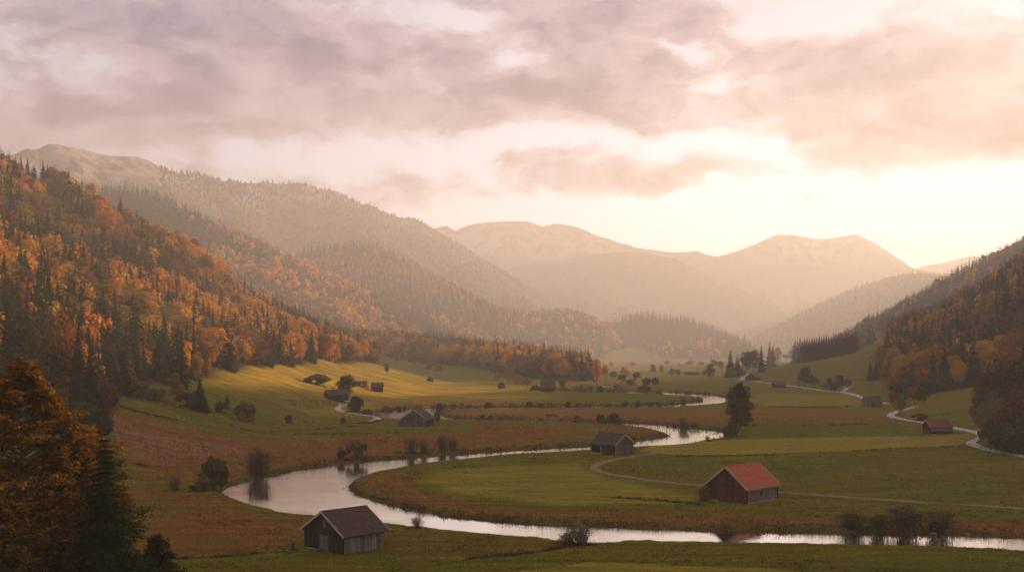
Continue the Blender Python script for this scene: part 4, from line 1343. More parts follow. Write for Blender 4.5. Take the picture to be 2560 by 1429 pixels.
# ---- the three trees closest to the eye
def bough_tree(rng, h, R, nb, per, leaf, low, c_in, c_out, flat=0.35):
    """level sprays of leaves along many boughs; returns leaf V,F,tint and a wood mesh builder"""
    P, T, N = [], [], []
    mb = MB()
    mb.tube([(0, 0, -0.3), (0.1, 0.05, h * 0.25), (-0.1, 0.1, h * 0.55), (0.05, 0, h * 0.95)], [h * 0.017, h * 0.013, h * 0.008, h * 0.0015], 8)
    for k in range(nb):
        t = (k + rng.uniform(0, 1)) / nb
        z = h * (low + (0.985 - low) * t)
        a = k * 2.399 + rng.uniform(-0.5, 0.5)
        prof = math.sin(PI * min(1, (0.14 + 0.86 * t)) ** 0.8) ** 0.75
        L = R * max(0.12, prof) * rng.uniform(0.7, 1.15)
        up = L * rng.uniform(0.10, 0.5)
        d = np.array([math.cos(a), math.sin(a)])
        pts = [np.array([d[0] * L * s, d[1] * L * s, z + up * math.sin(s * 1.9) * 0.8]) for s in (0, 0.33, 0.66, 1.0)]
        mb.tube([tuple(p) for p in pts], [h * 0.0045, h * 0.0032, h * 0.002, h * 0.0006], 5)
        for j in range(per):
            s = rng.uniform(0.12, 1.0) ** 0.7
            i0 = min(2, int(s * 3))
            b = pts[i0] + (pts[i0 + 1] - pts[i0]) * (s * 3 - i0)
            side = rng.uniform(-1, 1)
            w = L * 0.34 * (1.15 - s * 0.7) * side
            off = np.array([-d[1] * w + d[0] * abs(w) * 0.5, d[0] * w + d[1] * abs(w) * 0.5, -abs(w) * 0.12 + rng.normal(0, flat * 0.55)])
            for q in range(3):
                P.append(b + off * rng.uniform(0.7, 1.1) + rng.normal(0, 0.16, 3) * np.array([1, 1, 0.5]))
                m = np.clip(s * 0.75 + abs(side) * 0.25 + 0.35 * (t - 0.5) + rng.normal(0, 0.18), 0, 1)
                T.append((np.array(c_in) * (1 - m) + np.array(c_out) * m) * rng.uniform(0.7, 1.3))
                N.append([rng.normal(0, 0.5), rng.normal(0, 0.5), 1])
    V, Fq = leaf_quads(np.array(P), unit(np.array(N)), leaf, rng, 0.62)
    return V, Fq, np.repeat(np.array(T), 4, 0), mb


def near_tree(name, label, cat, x, y, parts, rz):
    V, Fq, T, mb = parts
    root = thing(name, label, cat, (x, y, float(gz(x, y)) - 0.1), rz)
    mesh_np('crown', V, Fq, [LEAF], root, tint=T)
    mb.build('trunk', bark, root)
    return root


rn = np.random.default_rng(91)
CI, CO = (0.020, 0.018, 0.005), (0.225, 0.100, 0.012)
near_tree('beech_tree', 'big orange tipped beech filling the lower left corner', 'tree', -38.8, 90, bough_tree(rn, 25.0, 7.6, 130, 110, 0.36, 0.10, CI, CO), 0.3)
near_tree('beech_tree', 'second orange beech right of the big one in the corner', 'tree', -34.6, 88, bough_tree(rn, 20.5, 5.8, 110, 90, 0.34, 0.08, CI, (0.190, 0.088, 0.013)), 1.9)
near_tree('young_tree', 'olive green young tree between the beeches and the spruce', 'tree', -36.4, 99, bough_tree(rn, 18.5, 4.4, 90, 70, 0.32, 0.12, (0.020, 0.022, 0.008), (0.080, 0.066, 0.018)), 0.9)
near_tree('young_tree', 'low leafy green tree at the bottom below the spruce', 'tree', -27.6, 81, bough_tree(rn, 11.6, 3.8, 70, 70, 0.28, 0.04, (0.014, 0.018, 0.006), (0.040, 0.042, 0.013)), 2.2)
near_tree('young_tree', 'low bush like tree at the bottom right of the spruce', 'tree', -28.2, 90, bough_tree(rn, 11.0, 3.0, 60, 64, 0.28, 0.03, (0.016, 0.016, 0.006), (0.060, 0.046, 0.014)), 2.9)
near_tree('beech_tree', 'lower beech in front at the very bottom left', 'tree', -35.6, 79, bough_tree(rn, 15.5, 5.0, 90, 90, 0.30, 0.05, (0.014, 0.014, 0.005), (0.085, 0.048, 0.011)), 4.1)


def near_spruce(rng, h, w, levels, per):
    V, T = [], []
    mb = MB()
    mb.tube([(0, 0, -0.3), (0, 0, h * 0.5), (0, 0, h * 0.99)], [h * 0.014, h * 0.008, h * 0.001], 8)
    for L in range(levels):
        t = L / (levels - 1)
        z = h * (0.04 + 0.95 * t ** 0.95)
        R = w * (1 - t) ** 0.78 + 0.12
        a0 = rng.uniform(0, 6.28)
        n = max(4, int(per * (1 - 0.45 * t)))
        for k in range(n):
            a = a0 + 2 * PI * (k + rng.uniform(-0.35, 0.35)) / n
            r = R * rng.uniform(0.65, 1.2)
            droop = r * rng.uniform(0.12, 0.34)
            d = np.array([math.cos(a), math.sin(a), 0])
            sidev = np.array([-d[1], d[0], 0])
            base = np.array([0, 0, z])
            v = rng.uniform(0.7, 1.3)
            m = 12
            for j in range(m):
                s = (j + 0.6) / m
                c = base + d * r * s + np.array([0, 0, -droop * s * s * 1.5 + droop * 0.5 * s ** 4])
                ln = r * 0.36 * (1.1 - s * 0.8) + 0.10
                for sg in (-1, 1):
                    tip = c + sidev * sg * ln * rng.uniform(0.7, 1.1) + d * ln * rng.uniform(0.45, 0.9) + np.array([0, 0, -ln * rng.uniform(0.15, 0.7)])
                    mid = (c + tip) / 2
                    wv = np.cross(tip - c, np.array([0.1, 0.1, 1.0]))
                    wv = wv / (np.linalg.norm(wv) + 1e-9) * (0.055 + 0.11 * ln)
                    V += [c, mid + wv, tip, mid - wv]
                    T += [v * rng.uniform(0.75, 1.25) * (0.85 + 0.4 * s)] * 4
    V = np.array(V)
    T = np.array(T)[:, None] * np.array([0.020, 0.027, 0.011])
    return V, np.arange(len(V)).reshape(-1, 4), T, mb


xb, yb_, zb = at(1849, 1076)
kb = yb_ / F
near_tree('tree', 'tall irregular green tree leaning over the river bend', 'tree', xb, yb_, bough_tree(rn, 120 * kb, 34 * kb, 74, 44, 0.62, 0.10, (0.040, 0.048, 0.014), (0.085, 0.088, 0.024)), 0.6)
for px_, py_, h_, w_, lb in ((1420, 921, 12, 16, 'faint round tree at the left of the distant pink field'), (1486, 919, 10, 20, 'faint wide shrub in the distant pink field'), (1528, 918, 14, 14, 'faint tree in the middle of the distant pink field'), (1583, 916, 11, 22, 'faint wide tree right of the middle of the distant field'),
                             (1668, 913, 14, 16, 'faint tree left of the distant pale roofed house'), (1726, 915, 16, 24, 'faint dark tree between the two distant houses'), (1752, 916, 14, 22, 'faint dark tree right of the tiny distant white house'), (1784, 920, 22, 24, 'hazy tree between the distant houses and the conifer clump'), (1802, 926, 26, 22, 'hazy dark tree just left of the conifer clump')):
    plant(px_, py_, h_, w_, 'tree', DARK, lb)
near_tree('spruce_tree', 'near dark spruce with drooping boughs in the lower left foreground', 'conifer', -30.2, 84.5, near_spruce(rn, 19.8, 5.2, 46, 13) , 0.0)

# ------------------------------------------------------------------ barns
def wood_mat(name, c, rough_c=None, streak=1.0):
    m, g, out = material(name)
    pos = g.node('ShaderNodeTexCoord').outputs['Object']
    at_ = g.node('ShaderNodeAttribute', attribute_name='tint')
    st = g.node('ShaderNodeMapping', {'Vector': pos, 'Scale': (5, 5, 0.7)})
    n1 = g.noise(st.outputs[0], 1.6, 5, 0.65)
    n2 = g.noise(pos, 0.55, 3, 0.5)
    cc = g.mix(g.ramp(n1, 0.3, 0.7), tuple(v * 0.62 for v in c), tuple(min(1, v * 1.35) for v in c))
    cc = g.mix(g.m('MULTIPLY', g.ramp(n2, 0.5, 0.72), 0.5), cc, rough_c or tuple(v * 0.5 for v in c))
    cc = g.mix(1.0, cc, at_.outputs['Color'], 'MULTIPLY')
    bp = g.node('ShaderNodeBump', {'Strength': 0.5, 'Distance': 0.02, 'Height': n1})
    b = g.node('ShaderNodeBsdfPrincipled', {'Base Color': cc, 'Roughness': 0.85, 'Specular IOR Level': 0.25, 'Normal': bp.outputs[0]})
    g.l.new(b.outputs[0], out.inputs[0])
    return m


M_DARKW = wood_mat('dark_weathered_boards', (0.036, 0.024, 0.014), (0.075, 0.032, 0.012))
M_BROWNW = wood_mat('sun_browned_boards', (0.082, 0.038, 0.013), (0.026, 0.016, 0.009))
M_GREYW = wood_mat('silvered_boards', (0.215, 0.180, 0.150), (0.12, 0.095, 0.07))
M_GREYD = wood_mat('grey_boards', (0.130, 0.108, 0.090), (0.07, 0.055, 0.042))
M_TRIM = wood_mat('pale_trim_boards', (0.40, 0.35, 0.30), (0.25, 0.2, 0.16))
M_STONE = wood_mat('pale_footing', (0.34, 0.32, 0.29), (0.2, 0.19, 0.16))
M_BLACK = wood_mat('dark_opening', (0.012, 0.010, 0.009))
M_REDT = wood_mat('red_roof_tiles', (0.43, 0.118, 0.052), (0.36, 0.100, 0.045))
M_BRNT = wood_mat('brown_roof_shingles', (0.072, 0.045, 0.034), (0.105, 0.075, 0.06))
M_DULLR = wood_mat('dull_red_roof_tiles', (0.15, 0.052, 0.036), (0.09, 0.042, 0.034))
M_WHITEW = wood_mat('white_render', (0.62, 0.58, 0.54), (0.5, 0.46, 0.42))
M_IRON = wood_mat('iron_straps', (0.20, 0.19, 0.18))
rb = np.random.default_rng(404)


def boards(mb, p, u, length, z0, topf, nrm, bw=0.24, th=0.03):
    """upright boards along a wall: p start, u direction, topf(s) height of the wall at s"""
    n = max(3, int(length / bw))
    w = length / n
    for k in range(n):
        a, b = k * w, (k + 1) * w - 0.012
        o = th * rb.uniform(0.6, 1.3)
        v = rb.uniform(0.6, 1.3)
        q = []
        for off in (0.0, o):
            for s, zz in ((a, z0), (b, z0), (b, topf(b)), (a, topf(a))):
                q.append((p[0] + u[0] * s + nrm[0] * off, p[1] + u[1] * s + nrm[1] * off, zz))
        mb.hexa(q, v)


def barn(name, label, px, py, deg, L, W, hw, hr, flip=False, gable=M_DARKW, side=M_GREYW, roof=M_BRNT, detail=2, oh=0.55, og=0.45, trim=M_TRIM, group=None, cat='barn', dist=None, lift=0.0):
    """corner of the walls at the pixel; ridge runs along the local x axis"""
    x, y, z = at(px, py)
    if dist:
        x, y = (px - HX) / F * dist, dist
        z = float(gz(x, y))
    root = thing(name, label, cat, (x, y, z + lift), math.radians(deg), group)
    s = -1.0 if flip else 1.0
    Y = lambda v: v * s
    rise = hr - hw
    half = W / 2
    bw = {2: 0.24, 1: 0.45, 0: 0.9}[detail]
    z0 = 0.05
    gtop = lambda q: hw + rise * (1 - abs(q - half) / half) - 0.02
    for e, nx_ in ((0.0, -1.0), (L, 1.0)):
        mb = MB()
        pr = [(e - 0.02 * nx_ - 0.06 * nx_, Y(0), -0.6), (e - 0.08 * nx_, Y(W), -0.6), (e - 0.08 * nx_, Y(W), hw), (e - 0.08 * nx_, Y(half), hr - 0.03), (e - 0.08 * nx_, Y(0), hw)]
        pr2 = [(v[0] + 0.06 * nx_, v[1], v[2]) for v in pr]
        mb.add(pr + pr2, [(0, 1, 2, 3, 4), (9, 8, 7, 6, 5)] + [(k, (k + 1) % 5, 5 + (k + 1) % 5, 5 + k) for k in range(5)], 0.5)
        boards(mb, (e, Y(0)), (0, s), W, z0, gtop, (nx_, 0), bw)
        if detail:
            mb.box(e - 0.02 if nx_ > 0 else e - 0.09, e + 0.09 if nx_ > 0 else e + 0.02, min(Y(0.02), Y(W - 0.02)), max(Y(0.02), Y(W - 0.02)), hw - 0.12, hw + 0.10, 0.7)
        mb.build('gable_wall', gable, root)
    for v, ny_ in ((0.0, -1.0), (W, 1.0)):
        mb = MB()
        a, b = sorted((Y(v - ny_ * 0.02), Y(v - ny_ * 0.08)))
        mb.box(0.08, L - 0.08, a, b, -0.6, hw - 0.03, 0.5)
        boards(mb, (0, Y(v)), (1, 0), L, z0, lambda q: hw - 0.04, (0, ny_ * s), bw)
        mb.build('side_wall', side, root)
    # roof: a slab on each side carrying rows of tiles
    mb = MB()
    sl = math.hypot(half, rise)
    ext = oh
    for sg in (0, 1):
        # slope direction from ridge down to the eave
        dy, dz = (-half / sl, -rise / sl) if sg == 0 else (half / sl, -rise / sl)
        nyv, nzv = (-rise / sl, half / sl) if sg == 0 else (rise / sl, half / sl)
        total = sl + ext

        def rp(xx, q, up):
            return (xx, Y(half + dy * q + nyv * up), hr + dz * q + nzv * up)
        mb.hexa([rp(-og, 0, 0), rp(L + og, 0, 0), rp(L + og, total, 0), rp(-og, total, 0), rp(-og, 0, .07), rp(L + og, 0, .07), rp(L + og, total, .07), rp(-og, total, .07)], 0.6)
        rows = int(total / (0.36 if detail == 2 else 0.6)) if detail else 4
        cols = int((L + 2 * og) / (0.32 if detail == 2 else 1.2)) if detail else 2
        for r in range(rows):
            q0, q1 = total * r / rows, total * (r + 1) / rows + 0.05
            rowv = rb.uniform(0.9, 1.08)
            for c in range(cols):
                xa, xb = -og + (L + 2 * og) * c / cols, -og + (L + 2 * og) * (c + 1) / cols - 0.008
                j = rb.uniform(0, 0.012)
                t = rowv * (rb.uniform(0.88, 1.10) if rb.uniform() > 0.025 or roof is M_REDT else 1.7)
                mb.add([rp(xa, q0, .075 + j), rp(xb, q0, .075 + j), rp(xb, q1, .13 + j), rp(xa, q1, .13 + j), rp(xa, q1, .075), rp(xb, q1, .075)],
                       [(0, 1, 2, 3), (3, 2, 5, 4), (0, 3, 4), (1, 5, 2)], t)
    rm_ = mb.build('roof', roof, root)
    mb = MB()
    mb.hexa([(-og, Y(half - .14), hr + .06), (L + og, Y(half - .14), hr + .06), (L + og, Y(half + .14), hr + .06), (-og, Y(half + .14), hr + .06),
             (-og, Y(half - .07), hr + .20), (L + og, Y(half - .07), hr + .20), (L + og, Y(half + .07), hr + .20), (-og, Y(half + .07), hr + .20)], 0.9)
    mb.build('ridge_cap', roof, rm_)
    if detail:
        for xe, sx in ((-og - 0.05, 1), (L + og + 0.01, 1)):
            for sg in (0, 1):
                dy, dz = (-half / sl, -rise / sl) if sg == 0 else (half / sl, -rise / sl)
                nyv, nzv = (-rise / sl, half / sl) if sg == 0 else (rise / sl, half / sl)
                rp = lambda xx, q, up: (xx, Y(half + dy * q + nyv * up), hr + dz * q + nzv * up)
                t = sl + ext + 0.05
                m2 = MB()
                m2.hexa([rp(xe, 0, -.12), rp(xe + .04, 0, -.12), rp(xe + .04, t, -.12), rp(xe, t, -.12), rp(xe, 0, .16), rp(xe + .04, 0, .16), rp(xe + .04, t, .16), rp(xe, t, .16)])
                m2.build('bargeboard', trim, root)
    return root, L, W, hw, hr, Y


def part_box(root, name, mat, x0, x1, y0, y1, z0, z1, parent=None, tint=1.0):
    mb = MB()
    mb.box(min(x0, x1), max(x0, x1), min(y0, y1), max(y0, y1), z0, z1, tint)
    return mb.build(name, mat, parent or root)


# brown barn at the front
r, L, W, hw, hr, Y = barn('barn', 'dark brown shingled barn nearest the eye, by the river at the front', 858, 1386, 46, 6.5, 8.0, 2.6, 4.95, gable=M_DARKW, side=M_GREYW, oh=0.75, og=0.45)
for a, b in ((3.05, 3.95), (4.0, 4.9)):
    mb = MB()
    boards(mb, (-0.05, a), (0, 1), b - a, 0.05, lambda q: 2.05, (-1, 0), 0.18, 0.035)
    dr = mb.build('door', M_GREYD, r)
    for zz in (0.45, 1.65):
        part_box(r, 'hinge', M_IRON, -0.10, -0.13, a + 0.05, b - 0.12, zz, zz + 0.06, dr)
mb = MB()
boards(mb, (-0.05, 3.45), (0, 1), 0.9, 2.95, lambda q: 3.95, (-1, 0), 0.18, 0.035)
mb.build('loft_hatch', M_GREYD, r)
part_box(r, 'footing', M_STONE, -0.10, 0.02, 4.9, 7.8, -0.3, 0.10)
part_box(r, 'eave_board', M_GREYD, 0.0, 6.5, -0.06, -0.10, 2.02, 2.50)
for yv in (0.0, 8.0):
    part_box(r, 'corner_post', M_DARKW, -0.09, 0.09, yv - 0.09, yv + 0.09, -0.4, 2.45, tint=0.8)
# red roofed barn
r, L, W, hw, hr, Y = barn('barn', 'large barn with a bright red tiled roof on the right meadow', 1867, 1260, 45, 9.3, 7.9, 2.75, 5.9, gable=M_BROWNW, side=M_GREYW, roof=M_REDT, oh=0.6, og=0.5)
wn_ = part_box(r, 'window', M_BLACK, 4.0, 4.5, -0.06, -0.02, 1.15, 1.65)
part_box(r, 'frame', M_GREYD, 3.94, 4.56, -0.085, -0.065, 1.65, 1.72, wn_)
part_box(r, 'frame', M_GREYD, 3.94, 4.56, -0.085, -0.065, 1.08, 1.15, wn_)
part_box(r, 'footing', M_STONE, -0.14, 0.02, 5.6, 8.0, -0.3, 0.25)
part_box(r, 'footing', M_STONE, -0.05, 9.3, -0.10, 0.02, -0.4, 0.14)
part_box(r, 'lean_to', M_BROWNW, 0.3, 1.9, 7.95, 8.9, -0.3, 2.0, tint=0.8)
for sx in (0.0, 9.3):
    part_box(r, 'corner_post', M_DARKW, sx - 0.10, sx + 0.10, -0.11, 0.09, -0.4, 2.6, tint=0.7)
part_box(r, 'eave_board', M_TRIM, -0.5, 9.8, -0.55, -0.60, 2.24, 2.34)
# plank barn in the middle of the river bend
r, L, W, hw, hr, Y = barn('barn', 'brown roofed plank barn standing between the river and the curving track', 1539, 1138, 134, 7.9, 6.5, 2.7, 4.9, flip=True, gable=M_GREYD, side=M_BROWNW, roof=M_BRNT, oh=0.55, og=0.4)
part_box(r, 'doorway', M_BLACK, 4.9, 7.5, Y(-0.05), Y(-0.02), 0.35, 2.0)
part_box(r, 'doorpost', M_GREYW, 4.55, 4.85, Y(-0.03), Y(-0.12), 0.0, 2.1)
part_box(r, 'footing', M_STONE, 4.6, 7.9, Y(-0.03), Y(-0.14), -0.3, 0.32)
part_box(r, 'corner_post', M_GREYW, -0.09, 0.09, Y(-0.09), Y(0.09), -0.4, 2.5)
# grey gabled barn on the left meadow
r, L, W, hw, hr, Y = barn('barn', 'grey barn with a wide weathered gable and lean-to in the left meadow', 1066, 1066, 76, 8.0, 8.6, 2.6, 5.5, gable=M_GREYD, side=M_DARKW, roof=M_BRNT, oh=0.7, og=0.5)
part_box(r, 'lean_to', M_GREYD, 0.8, 4.5, 8.65, 10.1, -0.3, 1.9)


def small(name, label, px0, px1, pyb, pyt, kind, deg=0, frac=0.5, depth=5.0, gable=M_DARKW, side=M_DARKW, roof=M_BRNT, detail=1, cat='barn', trim=None, oh=0.35, **kw):
    """side view (kind s) or gable view (kind g) hut measured in photo pixels"""
    pc = px0 if kind == 's' else px1
    x, y, z = at(pc, pyb)
    if kw.get('dist'):
        y = kw['dist']
    k = y / F
    w, h = (px1 - px0) * k, (pyb - pyt) * k
    if kind == 's':
        return barn(name, label, px0, pyb, deg, w / max(0.5, math.cos(math.radians(deg))), depth, h * frac, h, gable=gable, side=side, roof=roof, detail=detail, cat=cat, trim=trim or M_GREYD, oh=oh, og=0.3, **kw)
    return barn(name, label, px1, pyb, 90 + deg, depth, w, h * frac, h, gable=gable, side=side, roof=roof, detail=detail, cat=cat, trim=trim or M_GREYD, oh=oh, og=0.3, **kw)


small('barn', 'long low hay barn in the golden meadow right of the dark tree', 928, 957, 976, 957, 's', 4, 0.52)
small('hut', 'small pink roofed hut at the edge of the golden meadow', 1068, 1084, 955, 941, 'g', 12, 0.5, 4, roof=M_DULLR, cat='hut')
small('hut', 'small black hut in front of the broad orange tree', 1246, 1262, 971, 954, 'g', 4, 0.6, 4.5, cat='hut')
small('barn', 'steep roofed dark barn beside the far pool', 1354, 1387, 979, 951, 's', 3, 0.34, 7)
small('hut', 'small pinkish hut on the bank of the far channel', 1534, 1551, 973, 960, 'g', -20, 0.55, 5, roof=M_DULLR, side=M_GREYD, gable=M_GREYW, cat='hut')
small('farmhouse', 'red roofed farmhouse among pale gravel below the conifer clump', 1862, 1890, 951, 932, 'g', -30, 0.45, 11, roof=M_DULLR, cat='house', oh=0.8)
small('barn', 'low barn with dull red roof by the road right of the farmhouse', 1938, 1966, 969, 952, 's', 5, 0.5, 6, roof=M_DULLR)
small('hut', 'dark hut half hidden among trees above the road', 2068, 2081, 962, 943, 'g', -15, 0.6, 6, cat='hut')
small('barn', 'plain dark grey barn on the meadow below the winding road', 2167, 2206, 1018, 992, 's', 2, 0.52, 6, side=M_GREYD, gable=M_GREYD)
r, L, W, hw, hr, Y = small('barn', 'barn with dark red roof and pale gable trim beside the road', 2328, 2382, 1086, 1052, 's', 2, 0.55, 6.5, roof=M_DULLR, trim=M_TRIM, detail=2)
part_box(r, 'cross_beam', M_GREYW, 0.1, L - 0.1, -0.05, -0.10, hw * 0.45, hw * 0.85)
part_box(r, 'sill', M_STONE, 0.0, L, -0.05, -0.14, -0.3, 0.18)
small('barn', 'dark shed with a sunlit end wall under the big dark tree', 822, 868, 998, 975, 's', 28, 0.5, 6, side=M_DARKW, gable=M_BROWNW)
small('hut', 'shed roof half hidden behind the round shrub', 881, 900, 961, 953, 's', 0, 0.5, 4, cat='hut')
small('hut', 'red roofed hut on the sloping green meadow', 1090, 1105, 926, 910, 'g', 15, 0.5, 6, roof=M_DULLR, gable=M_DARKW, cat='hut')
small('hut', 'tiny dark wooden box hut alone on the left meadow', 852, 863, 1056, 1042, 'g', 3, 0.72, 1.8, cat='hut', oh=0.1)
small('house', 'long red roofed house behind the right end of the spruce row', 2142, 2180, 872, 859, 's', -3, 0.45, 8, roof=M_DULLR, side=M_GREYD, detail=0, cat='house')
small('house', 'pale house between the conifer clump and the spruce row', 1958, 1980, 905, 886, 's', 4, 0.6, 8, side=M_WHITEW, gable=M_WHITEW, detail=0, cat='house')
small('house', 'distant pale roofed house on the far valley floor', 1700, 1716, 914, 906, 's', 0, 0.5, 8, side=M_GREYD, roof=M_TRIM, detail=0, cat='house')
small('house', 'tiny distant white house right of the pale roofed one', 1734, 1741, 914, 910, 's', 0, 0.5, 6, side=M_WHITEW, gable=M_WHITEW, roof=M_TRIM, detail=0, cat='house')

# rounded black shed beside the steep roofed barn
x, y, z = at(1339, 975)
k = y / F
mb = MB()
ws, hs_ = 14 * k, 12.5 * k
prof = [(-ws * math.cos(t), hs_ * math.sin(t)) for t in np.linspace(0, PI, 13)]
ring = lambda yy: [(a, yy, b - 0.1) for a, b in prof]
mb.add(ring(0) + ring(5.0), [tuple(range(12, -1, -1)), tuple(range(13, 26))] + [(i, i + 1, 14 + i, 13 + i) for i in range(12)], 1.0)
o = mb.build('vaulted_shed', M_BLACK)
o.location = (x, y, z)
tag(o, 'black round topped shed left of the steep roofed barn', 'shed')

# ------------------------------------------------------------------ roads and tracks
def ribbon(name, pts, width, mat, label, off=0.13, w_end=None):
    P = catmull([at(a, b)[:2] for a, b in pts], 14)
    dd = np.gradient(P, axis=0)
    dd /= np.linalg.norm(dd, axis=1, keepdims=True) + 1e-9
    nr = np.stack([-dd[:, 1], dd[:, 0]], 1)
    m = 5
    V = []
    for i in range(len(P)):
        wv = width if w_end is None else width + (w_end - width) * i / len(P)
        wv *= 1 + 0.08 * math.sin(i * 0.5)
        for j in range(m):
            s = (j / (m - 1) - 0.5) * wv
            V.append(P[i] + nr[i] * s)
    V = np.array(V)
    Z = gz(V[:, 0], V[:, 1]) + off
    n = len(P)
    idx = np.arange(n * m).reshape(n, m)
    q = np.stack([idx[:-1, :-1], idx[:-1, 1:], idx[1:, 1:], idx[1:, :-1]], -1).reshape(-1, 4)
    o = mesh_np(name, np.column_stack([V, Z.ravel()]), q, [mat], smooth=True)
    tag(o, label, kind='structure')
    return o


def gravel(name, a, b):
    m, g, out = material(name)
    pos = g.node('ShaderNodeNewGeometry').outputs['Position']
    c = g.mix(g.noise(pos, 0.8, 5, 0.65), a, b)
    c = g.mix(1.0, c, g.mix(g.noise(pos, 9, 3, 0.7), (0.75, 0.75, 0.75), (1.25, 1.25, 1.25)), 'MULTIPLY')
    g.l.new(g.node('ShaderNodeBsdfDiffuse', {'Color': c}).outputs[0], out.inputs[0])
    return m


M_ROAD = gravel('pale_gravel_road', (0.40, 0.36, 0.33), (0.52, 0.48, 0.45))
M_TRACK = gravel('worn_track', (0.20, 0.15, 0.085), (0.27, 0.21, 0.13))
ribbon('road', [(2720, 1164), (2640, 1152), (2560, 1141), (2500, 1131), (2455, 1120), (2428, 1109), (2436, 1101), (2450, 1095), (2455, 1088), (2440, 1081), (2400, 1073), (2330, 1060), (2270, 1051), (2234, 1043), (2226, 1037), (2240, 1030), (2262, 1024), (2292, 1015)], 2.7, M_ROAD, 'pale gravel road winding along the foot of the right slope')
ribbon('road', [(2226, 1009), (2205, 1007), (2165, 997), (2140, 988), (2105, 980), (2062, 977), (2030, 972), (1994, 967), (1960, 962), (1900, 955), (1850, 950)], 2.8, M_ROAD, 'pale gravel road running back along the right meadow')
ribbon('path', [(2108, 978), (2118, 970), (2134, 965)], 3.0, M_ROAD, 'short gravel drive climbing from the road to the meadow')
ribbon('path', [(1852, 949), (1862, 940), (1872, 934)], 4.5, M_ROAD, 'pale gravel yard left of the farmhouse')
ribbon('path', [(868, 1000), (858, 1010), (847, 1018), (845, 1023), (858, 1029), (890, 1034), (930, 1041), (945, 1047), (925, 1053)], 2.6, M_ROAD, 'pale gravel lane bending down to the river pool')
ribbon('path', [(1640, 1133), (1570, 1143), (1515, 1154), (1488, 1165), (1490, 1174), (1520, 1184), (1600, 1197), (1690, 1208), (1780, 1217), (1860, 1224), (1950, 1231), (2100, 1242), (2300, 1256), (2560, 1272), (2700, 1281)], 2.0, M_TRACK, 'worn track curving over the meadow past the red roofed barn', 0.09)
ribbon('path', [(1560, 957), (1700, 944), (1800, 944)], 2.5, M_TRACK, 'faint far track', 0.05) if False else None

# pale stones
rk = gravel('pale_stone', (0.24, 0.22, 0.20), (0.36, 0.34, 0.31))


def rock(px, py, wpx, label, zoff=0.0, group=None):
    x, y, z = at(px, py)
    w = wpx * y / F
    import bmesh
    bm = bmesh.new()
    bmesh.ops.create_icosphere(bm, subdivisions=2, radius=0.5)
    for v in bm.verts:
        n = 1 + rb.uniform(-0.18, 0.18)
        v.co = Vector((v.co.x * w * n, v.co.y * w * 0.8 * n, v.co.z * w * 0.42 * n))
    me = bpy.data.meshes.new('rock')
    bm.to_mesh(me)
    bm.free()
    me.materials.append(rk)
    o = bpy.data.objects.new('rock', me)
    COL.objects.link(o)
    o.location = (x, y, max(z, ZW) + w * 0.08 + zoff)
    o.rotation_euler = (0, 0, rb.uniform(0, 6))
    return tag(o, label, 'stone', group)


rock(2334, 1334, 17, 'pale flat stone at the water edge below the leafless shrub')
rock(2420, 1338, 11, 'small pale stone at the water edge near the right picture edge')
rock(2514, 1126, 7, 'white stone on the dark verge beside the road at right')
GR = 'pale stones of the gravel spit in the river'
for i in range(12):
    rock(1310 + i * 8 + rb.uniform(-3, 3), 1305 + rb.uniform(-2.5, 4) + i * 0.15, rb.uniform(2.5, 5), 'pale stone of the gravel spit along the inner river bank', 0, GR)
rock(1540, 1313, 9, 'pale stone in the water right of the gravel spit')
for px_, lb in ((1881, 'left of three white stones behind the tall river tree'), (1890, 'middle of three white stones behind the tall river tree'), (1898, 'right of three white stones behind the tall river tree')):
    rock(px_, 1081, 6, lb)

# ------------------------------------------------------------------ ground cover
def in_frame(x, y, m=40):
    px = HX + x / y * F
    return (px > -m) & (px < 2560 + m)


rgx = np.random.default_rng(303)


def clumps(P, h, w, n, size, col, rng):
    """n leaf clumps heaped at each point"""
    m = len(P)
    D = rng.normal(size=(m, n, 3))
    D /= np.linalg.norm(D, axis=2, keepdims=True)
    D[:, :, 2] = np.abs(D[:, :, 2])
    r = rng.uniform(0.5, 1.05, (m, n, 1))
    Q = P[:, None, :] + D * r * np.stack([w, w, h], 1)[:, None, :]
    N = unit((D + rng.normal(size=D.shape) * 0.5).reshape(-1, 3))
    V, Fq = leaf_quads(Q.reshape(-1, 3), N, np.repeat(size, n), rng)
    T = np.repeat(col, n, 0) * rng.uniform(0.7, 1.3, (m * n, 1))
    return V, Fq, np.repeat(T, 4, 0)


# bank growth: thick on the far banks, thin on the near ones
N0 = 400000
bx_ = rgx.uniform(-150, 300, N0)
by_ = np.exp(rgx.uniform(math.log(135), math.log(830), N0))
sdv = bil(GSD, bx_, by_)
kd = np.clip(by_ / 250, 0.6, 2.6)
k = (sdv > 0.1) & (sdv < 3.2 * kd) & in_frame(bx_, by_)
bx_, by_, sdv, kd = bx_[k], by_[k], sdv[k], kd[k]
north = bil(GSD, bx_, by_ - 3.5 * kd) < 0
south = bil(GSD, bx_, by_ + 3.5 * kd) < 0
hedgeD = south & (by_ > 490) & (by_ < 545) & (bx_ < 66)
pat = fbm(bx_, by_, 12, 3, 171)
prob = np.where(north, 0.85 + 0.3 * pat, 0.10 + 0.10 * pat)
prob = np.where(north & (by_ < 190), 1.0 + 0.4 * pat, prob)
prob = np.where(hedgeD, 0.9, prob)
prob = prob * np.exp(-(sdv / (2.0 * kd)) ** 2) * np.clip(200 / by_, 0.25, 1.2)
k = rgx.uniform(size=len(bx_)) < prob
bx_, by_, sdv, kd, north, hedgeD, pat = bx_[k], by_[k], sdv[k], kd[k], north[k], hedgeD[k], pat[k]
